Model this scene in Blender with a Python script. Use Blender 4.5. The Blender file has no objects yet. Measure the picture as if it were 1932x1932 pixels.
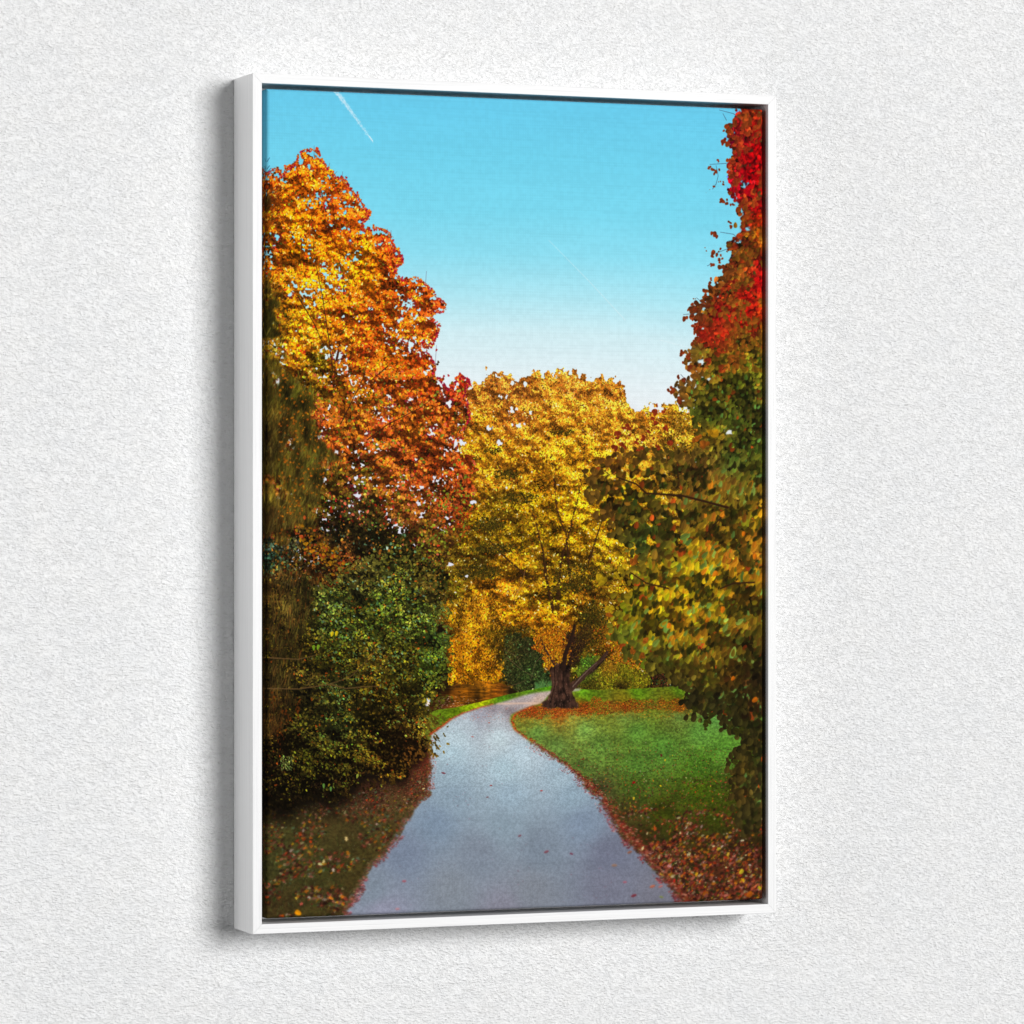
# A white floater-framed canvas print of an autumn park path on a rough white wall.
import bpy, bmesh, math
import numpy as np

# ---------------------------------------------------------------- the printed picture
# The canvas carries a print of an autumn park. It is drawn here leaf by leaf
# into a pixel array (no file is read). Points are given on a 1932-unit sheet
# and brought to the print's own flat coordinates by a homography.
import numpy as np, math
TW, TH = 1300, 1966
SRC = [(499.5, 165.5), (1441.5, 203.6), (1441.5, 1697.2), (499.5, 1736.0)]

def _homog(src, dst):
    A = []; b = []
    for (x, y), (u, v) in zip(src, dst):
        A.append([x, y, 1, 0, 0, 0, -u*x, -u*y]); b.append(u)
        A.append([0, 0, 0, x, y, 1, -v*x, -v*y]); b.append(v)
    return np.append(np.linalg.solve(np.array(A, float), np.array(b, float)), 1).reshape(3, 3)
HM = _homog(SRC, [(0, 0), (TW, 0), (TW, TH), (0, TH)])
HI = np.linalg.inv(HM)
def warp(p, M=HM):
    p = np.atleast_2d(np.array(p, float))
    q = np.c_[p, np.ones(len(p))] @ M.T
    return q[:, :2]/q[:, 2:]

R = np.random.RandomState(11)
def lin_resize(g, h, w):
    gy = np.linspace(0, g.shape[0]-1.001, h); gx = np.linspace(0, g.shape[1]-1.001, w)
    y0 = gy.astype(int); x0 = gx.astype(int)
    fy = (gy-y0); fx = (gx-x0)
    fy = fy*fy*(3-2*fy); fx = fx*fx*(3-2*fx)
    fy = fy[:, None]; fx = fx[None]
    a = g[y0][:, x0]; b = g[y0][:, x0+1]; c = g[y0+1][:, x0]; d = g[y0+1][:, x0+1]
    return (a*(1-fx)+b*fx)*(1-fy)+(c*(1-fx)+d*fx)*fy
def noise(sx, sy=None, octaves=3):
    sy = sy or sx
    out = np.zeros((TH, TW)); amp = 1; tot = 0
    for k in range(octaves):
        g = R.rand(int(TH*2**k/sy)+3, int(TW*2**k/sx)+3)
        out += amp*lin_resize(g, TH, TW); tot += amp; amp *= .5
    out /= tot
    return np.clip((out-.5)*2.2+.5, 0, 1)

def clumps(sx, sy, k=2.6, dy=7, dx=3):
    # leaf masses lit from above: bright shoulders, dark undersides
    n = noise(sx, sy, 3)
    d = n-np.roll(n, (-dy, dx), (0, 1))
    return np.clip(.5-d*-k+(n-.5)*.35, 0, 1)

def polymask(pts):
    p = warp(pts)
    m = np.zeros((TH, TW), bool)
    xs = np.arange(TW)+.5
    y0 = max(0, int(p[:, 1].min())); y1 = min(TH, int(p[:, 1].max())+2)
    q = np.roll(p, -1, 0)
    for y in range(y0, y1):
        yc = y+.5
        c = (p[:, 1] <= yc) != (q[:, 1] <= yc)
        if not c.any(): continue
        xi = np.sort(p[c, 0]+(yc-p[c, 1])*(q[c, 0]-p[c, 0])/(q[c, 1]-p[c, 1]))
        for a, b in zip(xi[::2], xi[1::2]):
            m[y, max(0, int(a+.5)):max(0, int(b+.5))] = True
    return m
def rough(mask, amp, scale):
    nx = (noise(scale, scale, 3)-.5)*2*amp; ny = (noise(scale, scale, 3)-.5)*2*amp
    yy, xx = np.mgrid[0:TH, 0:TW]
    return mask[np.clip(yy+ny, 0, TH-1).astype(int), np.clip(xx+nx, 0, TW-1).astype(int)]
def blur(a, r):
    if r < 1: return a
    for ax in (0, 1):
        for _ in range(2):
            pad = [(0, 0)]*a.ndim; pad[ax] = (r+1, r)
            c = np.cumsum(np.pad(a, pad, mode='edge'), axis=ax)
            n = 2*r+1
            if ax == 0: a = (c[n:]-c[:-n])/n
            else: a = (c[:, n:]-c[:, :-n])/n
    return a

YY, XX = np.mgrid[0:TH, 0:TW]
_f = warp(np.c_[XX.ravel()[::1]+.5, YY.ravel()+.5], HI)
FX = _f[:, 0].reshape(TH, TW); FY = _f[:, 1].reshape(TH, TW); del _f

def idw(ctl, x, y, p=3.0):
    c = np.array([[k[0], k[1]] for k in ctl], float)
    v = np.array([k[2] for k in ctl], float)/255
    x = np.asarray(x, float); y = np.asarray(y, float)
    num = np.zeros(x.shape+(3,)); den = np.zeros(x.shape)
    for (cx, cy), col in zip(c, v):
        w = 1/(((x-cx)**2+(y-cy)**2)+60.)**(p/2)
        num += w[..., None]*col; den += w
    return num/den[..., None]
def field(ctl):
    s = 6
    small = idw(ctl, FX[::s, ::s], FY[::s, ::s])
    return np.stack([lin_resize(small[..., k], TH, TW) for k in range(3)], -1)

img = np.zeros((TH, TW, 3))
def comp(mask, col):
    m = mask.astype(float)
    if m.ndim == 2: m = m[..., None]
    img[:] = img*(1-m)+col*m

def calib(mask, fld, k=.9, rad=34):
    # bring the local average of a layer to its intended colour, keeping the leaf contrast
    m = mask.astype(float)[..., None]
    q = 2
    mm = m[::q, ::q]; w = blur(mm, rad)+1e-4
    B = blur(img[::q, ::q]*mm, rad)/w; F = blur(fld[::q, ::q]*mm, rad)/w
    g = np.clip((F+.012)/(B+.012), .5, 2.1)
    g = np.stack([lin_resize(g[..., c], TH, TW) for c in range(3)], -1)
    img[:] = img*(1-m*k)+np.clip(img*g, 0, 1)*m*k

# ---- stamps
_bank = {}
def stamp(kind, s, ang):
    k = (kind, int(round(s*2)), int(round(ang/15.))%24, R.randint(3))
    if k in _bank: return _bank[k]
    s = max(.8, k[1]/2.); th = math.radians(k[2]*15)
    h = int(math.ceil(s*1.25))+1
    y, x = np.mgrid[-h:h+1, -h:h+1].astype(float)
    u = (x*math.cos(th)+y*math.sin(th))/s; v = (-x*math.sin(th)+y*math.cos(th))/s
    if kind == 'leaf':
        wv = .50*np.sqrt(np.clip(1-u*u, 0, 1))*(1-.35*u)+1e-3
        d = 1-np.maximum(np.abs(v)/wv, np.abs(u))
        a = np.clip(d*s*.9+.25, 0, 1); sh = np.where(v > 0, 1.07, .94)-.12*(np.abs(v) < .07)
    elif kind == 'round':
        wv = .72*np.sqrt(np.clip(1-u*u, 0, 1))*(1-.25*u)+1e-3
        d = 1-np.maximum(np.abs(v)/wv, np.abs(u))
        a = np.clip(d*s*.7+.1, 0, 1); sh = np.where(v > 0, 1.08, .92)+0*u
    elif kind == 'maple':
        r = np.hypot(u, v); t = np.arctan2(v, u)
        lim = .72+.15*np.cos(5*t+k[3])+.13*np.cos(2*t+2*k[3])+.08*np.cos(3*t+k[3])
        a = np.clip((lim-r)*s*.9+.3, 0, 1); sh = 1+.18*np.sin(t*2+k[3]*2)
    elif kind == 'blade':
        a = np.clip((.9-np.abs(u))*s, 0, 1)*np.clip(1-np.abs(v*s)/max(.7, .13*s), 0, 1); sh = 1+0*u
    elif kind == 'soft':
        a = np.exp(-(u*u+(v*1.7)**2)*2.2); a[a < .05] = 0; sh = 1+0*u
    elif kind == 'flat':
        a = np.clip((1-(u*u+(v*2.4)**2))*s*.8+.1, 0, 1); sh = np.where(v > 0, .9, 1.08)+0*u
    st = (a[..., None], sh[..., None], h)
    _bank[k] = st
    return st
def put(kind, x, y, s, ang, col, op=1.):
    a, sh, h = stamp(kind, s, ang)
    xi = int(x); yi = int(y)
    x0 = xi-h; y0 = yi-h; x1 = xi+h+1; y1 = yi+h+1
    if x1 <= 0 or y1 <= 0 or x0 >= TW or y0 >= TH: return
    if x0 < 0 or y0 < 0 or x1 > TW or y1 > TH:
        cx0 = max(0, -x0); cy0 = max(0, -y0); n = 2*h+1
        a = a[cy0:n-max(0, y1-TH), cx0:n-max(0, x1-TW)]; sh = sh[cy0:n-max(0, y1-TH), cx0:n-max(0, x1-TW)]
        x0 = max(0, x0); y0 = max(0, y0); x1 = min(TW, x1); y1 = min(TH, y1)
    r = img[y0:y1, x0:x1]
    r += (a*op)*(sh*col-r)

def scatter(mask, n):
    ys, xs = np.nonzero(mask)
    if len(ys) == 0: return np.zeros(0), np.zeros(0)
    i = R.randint(len(ys), size=n)
    return xs[i]+R.rand(n), ys[i]+R.rand(n)
def leaves(mask, n, size, ctl, kind='leaf', ang=(0, 180), jit=.18, accents=(), lumn=None, lamp=.5, op=1., warm=0., order=None, thin=None):
    x, y = scatter(mask, n)
    if len(x) == 0: return
    xi = np.clip(x.astype(int), 0, TW-1); yi = np.clip(y.astype(int), 0, TH-1)
    fx = FX[yi, xi]; fy = FY[yi, xi]
    col = idw(ctl, fx, fy)
    lum = np.ones(n)
    if lumn is not None:
        l = lumn[yi, xi]-.5
        lum = 1+l*2*lamp
    lum = lum*np.exp(R.randn(n)*jit)
    hue = R.randn(n)*.07
    col = col*lum[:, None]
    col[:, 0] *= 1+hue*.4; col[:, 1] *= 1-hue; 
    # lit leaves lean to yellow, shaded ones to brown
    if warm: col[:, 1] *= 1+warm*np.clip(lum-1, -.6, .8)
    r = R.rand(n); acc = 0
    for c, p in accents:
        sel = (r >= acc) & (r < acc+p); acc += p
        col[sel] = np.array(c, float)/255*np.exp(R.randn(sel.sum(), 1)*.15)*(.6+.4*lum[sel, None])
    col = np.clip(col, 0.005, 1.0)
    s0, s1 = size(fx, fy) if callable(size) else (np.full(n, size[0]), np.full(n, size[1]))
    s = s0+(s1-s0)*R.rand(n)**1.4
    a = ang[0]+(R.rand(n)*2-1)*ang[1]
    idx = np.arange(n)
    if order == 'lum': idx = np.argsort(lum+R.rand(n)*.5)
    for i in idx: put(kind, x[i], y[i], s[i], a[i], col[i], op)

def fringe(pts, ctl, size, dens, jit, keep, kind='round', ang=(0, 180), k=1., out=1.):
    # leaves standing out one by one along an outline, so that it never reads as a cut edge
    p = np.array(pts, float)
    for i in range(len(p)-1):
        L = np.hypot(*(p[i+1]-p[i]))
        for _ in range(int(L*dens+R.rand())):
            t = R.rand(); q = p[i]*(1-t)+p[i+1]*t+R.randn(2)*jit
            if not keep(q[0], q[1]): continue
            c = idw(ctl, np.array([q[0]]), np.array([q[1]]))[0]*k*math.exp(R.randn()*.22)
            w = warp([q])[0]; put(kind, w[0], w[1], size[0]+(size[1]-size[0])*R.rand(), ang[0]+(R.rand()*2-1)*ang[1], np.clip(c, .01, 1))

def line(pts, w0, w1, col, op=1., wob=.0):
    p = warp(pts); c = np.array(col, float)/255
    tot = sum(np.hypot(*(p[i+1]-p[i])) for i in range(len(p)-1)); run = 0
    for i in range(len(p)-1):
        L = np.hypot(*(p[i+1]-p[i])); n = max(2, int(L/.7))
        for k in range(n):
            t = k/n; q = p[i]*(1-t)+p[i+1]*t; w = w0+(w1-w0)*((run+L*t)/tot)
            jx = (R.rand()-.5)*wob
            r = max(1, int(w+1)); x = q[0]+jx; y = q[1]+jx
            xi = int(x); yi = int(y)
            if xi < r or yi < r or xi >= TW-r-1 or yi >= TH-r-1: continue
            ys, xs = np.mgrid[yi-r:yi+r+1, xi-r:xi+r+1]
            a = np.clip(w/2+.5-np.hypot(xs+.5-x, ys+.5-y), 0, 1)[..., None]*op
            sh = 1+.25*np.clip((xs+.5-x)/max(w, 1), -1, 1)[..., None]
            g = img[yi-r:yi+r+1, xi-r:xi+r+1]; g += a*(c*sh*(.85+.3*R.rand())-g)
        run += L

def paint():
    # ---------------- sky
    ys = [165, 200, 300, 400, 480, 560, 630, 700, 760, 1000, 2000]
    cs = np.array([(112, 208, 240), (112, 210, 242), (120, 217, 244), (130, 222, 245), (148, 228, 247), (182, 237, 249), (216, 244, 250), (232, 247, 251), (242, 248, 251), (232, 232, 246), (232, 232, 246)])/255.
    t_ = FY+6*np.sin(FX/140.)+(FX-960)*-.045
    img[:] = np.stack([np.interp(t_, ys, cs[:, c]) for c in range(3)], -1)
    img[:] = img*(1+(noise(300, 60, 3)-.5)[..., None]*.012)
    # contrails
    tail = []
    for k in range(60):
        t = k/59.; tail.append((t, 632+(701-632)*t, 170+(265-170)*t))
    for off, wd, o in ((-4.5, 4.5, .5), (3.5, 3.0, .4), (-1.5, 5, .12)):
        for t, x, y in tail:
            w = warp([(x+off*(1-t)*.75, y)])[0]
            for j in range(3):
                put('soft', w[0]+R.randn()*.8, w[1]+R.randn()*2, 2.2*(1-t)+1.5, 55, np.array([.88, .96, 1.]), o*(.6+.4*R.rand()))
    line([(694, 255), (701, 265)], 1.2, 1.6, (245, 250, 255), .9)
    line([(1035, 452), (1110, 528), (1180, 603)], 1.6, 2.2, (235, 250, 255), .2)
    line([(1245, 640), (1303, 655)], 1.5, 1.5, (240, 250, 255), .25)

    # ---------------- holes through which the sky shows
    hole = np.zeros((TH, TW))
    HL = [(634, 673, 10, 13), (646, 545, 11, 9), (660, 560, 8, 6), (698, 580, 12, 5), (749, 603, 12, 9), (773, 573, 8, 12), (723, 616, 6, 9),
          (770, 650, 14, 14), (790, 665, 14, 10), (608, 498, 9, 8), (544, 555, 6, 5), (773, 755, 11, 6), (731, 750, 6, 7), (735, 768, 8, 5), (663, 922, 8, 9),
          (672, 935, 8, 7), (655, 912, 5, 5), (664, 953, 6, 6), (598, 893, 9, 6), (603, 823, 7, 6), (690, 818, 7, 4), (783, 865, 6, 4), (613, 1002, 7, 4), (627, 1000, 5, 4),
          (862, 837, 16, 9), (850, 828, 10, 6), (810, 807, 8, 10), (812, 818, 10, 5), (977, 800, 13, 6), (950, 748, 13, 5), (968, 775, 10, 9), (1002, 775, 5, 8),
          (955, 922, 6, 4), (1048, 917, 9, 4), (892, 949, 7, 5), (883, 1089, 10, 7), (850, 1066, 12, 5), (922, 808, 8, 7), (942, 835, 6, 7), (845, 762, 14, 8), (832, 745, 8, 12), (855, 735, 8, 8),
          (513, 745, 5, 7), (525, 715, 3, 6), (525, 733, 4, 4), (596, 365, 5, 6), (616, 375, 6, 4), (613, 387, 4, 9), (562, 372, 4, 5), (580, 312, 5, 7),
          (648, 360, 8, 3), (662, 450, 8, 10), (655, 435, 5, 6), (605, 480, 5, 4), (600, 600, 5, 8), (512, 463, 8, 3), (520, 447, 8, 6), (552, 456, 6, 4), (713, 460, 9, 6), (640, 520, 6, 5),
          (700, 830, 4, 3), (770, 780, 5, 3), (745, 480, 5, 6), (1296, 790, 3, 2), (1316, 868, 5, 4), (1330, 640, 6, 4), (1338, 714, 4, 5), (1355, 558, 5, 5), (1338, 547, 6, 6), (1412, 430, 5, 9), (1404, 437, 4, 5), (1395, 456, 9, 8), (1405, 345, 9, 9), (1387, 400, 7, 5)]
    for hx, hy, rx, ry in HL:
        rx *= .85; ry *= .85
        hole = np.maximum(hole, 1.35-np.sqrt(((FX-hx)/rx)**2+((FY-hy)/ry)**2))
    hn = noise(7, 7, 2)
    H = ((hole+(hn-.5)*1.7) > .75) & (hole > .1)
    sm = noise(26, 26, 2)
    tiny = (noise(5, 5, 1) > .86) & (sm > .62)
    not_hole = ~H
    # ---------------- centre yellow tree
    cen = [(880, 750), (886, 722), (900, 728), (908, 712), (925, 697), (935, 706), (944, 700), (960, 704), (968, 722), (985, 720), (1008, 706), (1035, 706), (1058, 700),
           (1080, 696), (1100, 708), (1120, 714), (1140, 712), (1160, 716), (1176, 730), (1180, 745), (1187, 762), (1196, 770), (1214, 774), (1225, 762), (1240, 772),
           (1262, 764), (1290, 766), (1320, 776), (1360, 790), (1360, 1312), (820, 1312), (790, 1150), (830, 1010), (860, 980), (860, 900), (866, 800)]
    cctl = [(900, 740, (214, 140, 38)), (960, 730, (222, 150, 45)), (1080, 720, (228, 160, 45)), (1150, 740, (226, 155, 40)), (1230, 785, (225, 160, 35)), (1300, 790, (200, 160, 35)),
            (900, 800, (222, 160, 30)), (970, 790, (190, 120, 32)), (1060, 780, (228, 160, 35)), (1140, 800, (232, 170, 38)), (1210, 830, (238, 180, 45)), (1280, 840, (160, 130, 30)), (1320, 830, (190, 150, 30)),
            (910, 860, (215, 160, 25)), (980, 850, (205, 145, 25)), (1060, 860, (230, 175, 30)), (1130, 860, (232, 175, 30)), (1200, 870, (230, 165, 35)), (1290, 880, (110, 95, 25)),
            (905, 900, (200, 140, 25)), (960, 900, (165, 120, 20)), (1030, 900, (200, 145, 22)), (1100, 900, (212, 160, 25)), (1180, 930, (205, 145, 22)),
            (890, 950, (160, 115, 20)), (950, 950, (120, 95, 18)), (1010, 940, (175, 130, 20)), (1080, 950, (205, 155, 25)), (1140, 1000, (200, 150, 25)),
            (870, 1000, (140, 105, 18)), (920, 1010, (95, 72, 14)), (980, 1000, (125, 95, 16)), (1030, 1010, (130, 98, 16)), (1090, 1010, (165, 120, 20)), (1170, 1050, (180, 140, 25)),
            (850, 1060, (90, 68, 18)), (900, 1060, (75, 58, 14)), (960, 1060, (150, 108, 18)), (1030, 1060, (95, 68, 14)), (1090, 1060, (110, 80, 16)), (1150, 1080, (100, 78, 18)),
            (860, 1110, (92, 74, 16)), (910, 1115, (190, 125, 22)), (950, 1110, (205, 130, 25)), (1000, 1125, (150, 110, 20)), (1050, 1135, (185, 150, 22)), (1110, 1130, (110, 75, 18)), (1180, 1110, (140, 105, 20)),
            (850, 1170, (190, 130, 20)), (900, 1160, (195, 130, 24)), (960, 1160, (175, 118, 20)), (1010, 1170, (165, 105, 18)), (1060, 1165, (165, 105, 18)), (1110, 1170, (85, 60, 15)), (1170, 1180, (110, 78, 18)),
            (850, 1220, (170, 105, 15)), (890, 1210, (165, 105, 14)), (940, 1215, (95, 72, 16)), (1000, 1210, (110, 78, 16)), (1050, 1205, (160, 92, 18)), (1100, 1220, (70, 50, 14)), (1150, 1230, (145, 95, 20)), (1210, 1220, (150, 95, 20)),
            (860, 1270, (185, 115, 14)), (910, 1265, (180, 112, 14)), (955, 1250, (60, 62, 20)), (1000, 1270, (42, 58, 24)), (1040, 1250, (130, 75, 18)), (1100, 1260, (85, 95, 25)), (1130, 1280, (110, 110, 25)), (1200, 1285, (120, 108, 22)), (1250, 1275, (60, 45, 20)), (1300, 1290, (50, 40, 25)),
            (830, 1240, (30, 22, 12)), (835, 1180, (60, 45, 20)), (825, 1100, (60, 55, 20))]
    cctl = [(x, y, (c[0]*.95, c[1]*.90, c[2]+4)) if y < 905 else (x, y, c) for x, y, c in cctl]
    m = rough(polymask(cen), 12, 12) & not_hole
    lum = np.clip(.7*clumps(34, 28, 2.1)+.3*noise(90, 60, 2), 0, 1)
    base = field(cctl)
    comp(m, base*.6*(.6+.8*noise(6, 6, 2)[..., None]))
    # dark interior and limbs seen between the leaf masses
    limbs = [([(1048, 1235), (1043, 1150), (1030, 1090), (1024, 1040), (1010, 985), (985, 930), (965, 890)], 17, 3),
             ([(1045, 1200), (1052, 1130), (1058, 1060), (1075, 1000), (1090, 940), (1100, 880), (1105, 800)], 16, 2.5),
             ([(1060, 1180), (1075, 1090), (1068, 1010), (1050, 960), (1045, 900), (1035, 840), (1040, 770)], 12, 2),
             ([(1040, 1110), (985, 1080), (940, 1040), (915, 1010), (905, 960)], 11, 2.5),
             ([(950, 1100), (975, 1090), (990, 1083), (1000, 1075)], 7, 3), ([(1075, 1100), (1110, 1060), (1130, 1000), (1150, 930)], 9, 2),
             ([(1030, 1010), (995, 985), (960, 975)], 6, 2), ([(1090, 940), (1140, 890), (1170, 840)], 5, 1.5), ([(985, 930), (940, 880), (925, 830), (932, 750)], 5, 1.5)]
    for p, a, b in limbs: line(p, a, b*.6, (48, 30, 20), .95, .8)
    fine = lambda fx, fy: (np.full(len(fx), 1.3), 2.6+(fy-700)/600*1.6)
    leaves(m, 36000, fine, cctl, 'leaf', (0, 180), .32, [((150, 70, 18), .07), ((60, 45, 12), .10)], lum, .75, warm=.08)
    leaves(m, 38000, fine, cctl, 'leaf', (0, 180), .26, [((225, 120, 20), .05), ((90, 70, 15), .05)], lum, .8, warm=.08)
    hi = m & (noise(16, 10, 2)*.5+lum*.5 > .52)
    bctl = [(x, y, tuple(min(255, int(c*k)) for c, k in zip(col, (1.14, 1.18, 1.3)))) for x, y, col in cctl]
    leaves(hi, 26000, fine, bctl, 'leaf', (0, 180), .16, [((250, 215, 90), .06), ((255, 232, 190), .05)], lum, .35)
    for p, a, b in limbs[:6]: 
        line(p[1:len(p)//2+2], a*.5, b*.8, (52, 32, 20), .5, .8)
    leaves(m, 14000, fine, cctl, 'leaf', (0, 180), .25, [((60, 45, 12), .07), ((250, 205, 80), .05)], lum, .8, warm=.08)
    calib(m, field(cctl), .9)
    # bare pale twigs
    for p in ([(1085+0, 1062), (1078, 1090)], [(990, 1075), (984, 1100), (978, 1113), (970, 1125), (970, 1150)], [(978, 1113), (965, 1115), (956, 1105)], [(984, 1100), (976, 1095)],
              [(1040, 1116), (1048, 1106), (1055, 1105)], [(870, 1190), (880, 1215), (893, 1235)], [(960, 1240), (950, 1225), (935, 1220)], [(1070, 880), (1078, 895), (1090, 908)], [(1000, 838), (1010, 850)]):
        line(p, 1.4, 1.0, (150, 105, 70), .7)
    # clumps: dark undersides of the tiers
    for (cx, cy, rx, ry, n_) in ((935, 1035, 45, 9, 500), (905, 1080, 42, 14, 900), (1085, 1085, 40, 22, 600), (1120, 1170, 30, 35, 1300), (1240, 880, 10, 8, 40), (985, 940, 30, 10, 260), (920, 990, 30, 14, 500),
                             (1075, 1110, 40, 8, 400), (955, 895, 25, 8, 200), (1060, 815, 22, 6, 120), (960, 1190, 50, 7, 350), (1100, 1215, 25, 20, 900), (975, 1215, 45, 14, 900), (930, 850, 16, 6, 90), (890, 865, 14, 6, 90)):
        el = (((FX-cx)/rx)**2+((FY-cy)/ry)**2 + (hn-.5)*.9 < 1) & m
        leaves(el, n_, (1.5, 3.2), [(cx, cy, (58, 50, 14))], 'leaf', (0, 180), .35, [((120, 90, 20), .2)])
    # far evergreen trees and shrubs by the water
    fg = rough(polymask([(938, 1218), (960, 1205), (1000, 1200), (1025, 1220), (1030, 1255), (1042, 1275), (1042, 1300), (1000, 1306), (975, 1312), (955, 1300), (945, 1270)]), 13, 16)
    comp(fg, np.array([.10, .13, .05])*(.6+.8*noise(8, 8, 2)[..., None]))
    leaves(fg, 3600, (1.4, 3.2), [(950, 1230, (66, 58, 22)), (1000, 1220, (52, 50, 24)), (1000, 1270, (50, 62, 28)), (960, 1290, (54, 54, 26)), (1035, 1280, (46, 62, 30))], 'leaf', (0, 180), .35, [((85, 110, 60), .05)])
    for k in range(90):
        x = 1008+R.rand()*34; y = 1303-R.rand()*5
        line([(x, y), (x+R.randn()*4, y-8-R.rand()*10)], 1.2, .7, (70+R.randint(30), 120+R.randint(30), 70), .6)
    sh = rough(polymask([(1088, 1300), (1090, 1275), (1093, 1255), (1100, 1238), (1120, 1232), (1145, 1240), (1175, 1248), (1205, 1262), (1228, 1280), (1232, 1298), (1200, 1300), (1127, 1303)]), 6, 9)
    sctl = [(1105, 1250, (80, 112, 35)), (1100, 1275, (95, 112, 30)), (1150, 1260, (150, 105, 25)), (1180, 1270, (120, 112, 22)), (1150, 1285, (135, 125, 25)), (1110, 1295, (70, 60, 15)), (1210, 1285, (125, 115, 22)), (1170, 1300, (45, 35, 10))]
    comp(sh, field(sctl)*.55*(.6+.8*noise(6, 6, 2)[..., None]))
    leaves(sh, 4200, (1.4, 2.8), sctl, 'leaf', (0, 180), .32)
    for p in ([(955, 1240), (985, 1265), (1010, 1280)], [(950, 1225), (975, 1240), (985, 1262)], [(1030, 1230), (1010, 1250), (1000, 1285)], [(935, 1290), (960, 1296), (990, 1285)]):
        line(p, 1.4, 1., (112, 84, 62), .6)
    # dark gap under the far hedge
    dk = rough(polymask([(1215, 1250), (1300, 1250), (1310, 1300), (1215, 1302), (1228, 1285)]), 5, 8)
    leaves(dk, 1500, (1.5, 3), [(1250, 1270, (48, 28, 18)), (1280, 1290, (30, 32, 15)), (1230, 1290, (25, 15, 8))], 'leaf', (0, 180), .4, [((110, 50, 35), .1), ((40, 80, 40), .06)])
    dk = rough(polymask([(826, 1180), (845, 1185), (838, 1230), (836, 1255), (850, 1262), (846, 1290), (820, 1300), (815, 1240)]), 5, 8)
    comp(dk, np.array([.085, .06, .035])*(.5+noise(8, 8, 2)[..., None]))

    # ---------------- water
    wm = polymask([(806, 1350), (815, 1287), (838, 1286), (922, 1285), (948, 1290), (976, 1306), (948, 1317), (905, 1329), (855, 1339), (822, 1342)])
    wc = field([(825, 1300, (40, 25, 12)), (835, 1325, (110, 60, 28)), (850, 1310, (120, 68, 14)), (880, 1305, (150, 85, 12)), (905, 1300, (120, 75, 14)), (920, 1292, (190, 115, 20)), (930, 1305, (140, 78, 16)), (945, 1305, (125, 66, 16)), (960, 1305, (50, 38, 20)), (880, 1290, (75, 48, 12)), (840, 1292, (45, 30, 12)), (890, 1325, (100, 60, 16))])
    wc = wc*(.72+.5*noise(13, 60, 2)[..., None])*(.7+.55*noise(24, 3, 2)[..., None])*.92
    comp(wm, wc)
    wl = polymask([(822, 1342), (822, 1314), (890, 1314), (905, 1326), (855, 1337)])
    leaves(wl, 110, (1.2, 2.6), [(840, 1330, (215, 170, 150))], 'flat', (0, 6), .25, op=.6)
    leaves(wm, 260, (1.5, 4), [(880, 1320, (40, 26, 10))], 'flat', (0, 4), .25, op=.45)

    # ---------------- lawn
    ground = polymask([(806, 1347), (822, 1340), (855, 1336), (905, 1325), (948, 1313), (1000, 1302), (1042, 1294), (1090, 1300), (1130, 1302), (1230, 1298), (1310, 1292), (1450, 1292), (1450, 1745), (490, 1745), (490, 1490), (700, 1480), (790, 1400)])
    ground |= polymask([(480, 1420), (800, 1395), (812, 1500), (480, 1560)])
    gctl = [(830, 1350, (80, 118, 22)), (820, 1370, (95, 120, 40)), (880, 1328, (120, 165, 18)), (905, 1325, (165, 200, 20)), (860, 1340, (72, 105, 12)), (950, 1317, (70, 130, 25)), (1000, 1305, (85, 145, 30)), (1030, 1298, (70, 140, 25)),
            (1100, 1305, (85, 150, 30)), (1200, 1305, (82, 135, 25)), (1280, 1305, (72, 118, 25)), (1110, 1317, (85, 135, 25)), (1180, 1320, (100, 105, 22)), (1270, 1320, (95, 105, 20)),
            (1000, 1345, (130, 75, 22)), (1100, 1330, (110, 62, 16)), (1180, 1333, (98, 60, 15)), (1280, 1335, (105, 66, 15)), (1060, 1345, (140, 85, 28)),
            (1000, 1362, (112, 135, 50)), (1080, 1358, (125, 140, 55)), (1180, 1352, (100, 140, 60)), (1280, 1348, (95, 140, 65)), (1350, 1350, (85, 150, 70)),
            (1010, 1380, (95, 148, 66)), (1100, 1375, (105, 158, 72)), (1200, 1380, (84, 142, 55)), (1320, 1380, (86, 148, 60)), (1420, 1370, (90, 150, 62)),
            (1050, 1410, (84, 125, 58)), (1130, 1410, (86, 135, 55)), (1250, 1410, (72, 130, 48)), (1370, 1410, (75, 135, 45)),
            (1100, 1450, (72, 105, 45)), (1200, 1440, (70, 118, 45)), (1320, 1440, (62, 112, 30)), (1420, 1440, (58, 90, 20)),
            (1130, 1490, (62, 72, 40)), (1200, 1480, (60, 92, 30)), (1320, 1490, (58, 88, 16)), (1400, 1490, (50, 62, 14)),
            (1180, 1540, (54, 56, 26)), (1250, 1530, (50, 66, 14)), (1350, 1530, (48, 66, 12)), (1420, 1550, (42, 42, 14)),
            (1210, 1590, (50, 46, 20)), (1300, 1590, (50, 46, 18)), (1400, 1600, (42, 32, 16)), (1280, 1650, (72, 44, 28)), (1380, 1660, (76, 42, 28)), (1430, 1690, (84, 46, 30)),
            (520, 1525, (30, 26, 12)), (600, 1520, (40, 34, 20)), (700, 1500, (68, 44, 32)), (780, 1480, (86, 52, 36)), (795, 1440, (100, 50, 34)),
            (520, 1580, (56, 60, 30)), (600, 1580, (62, 62, 32)), (700, 1560, (64, 64, 34)), (760, 1530, (66, 62, 34)), (730, 1590, (58, 56, 26)),
            (520, 1640, (54, 60, 30)), (600, 1640, (58, 62, 30)), (680, 1630, (60, 58, 28)), (520, 1700, (56, 52, 28)), (600, 1700, (56, 56, 28)), (640, 1710, (58, 50, 26))]
    gctl = [(x, y, (c[0]*1.06+3, c[1]*.95, c[2]*.92)) for x, y, c in gctl]
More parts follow.
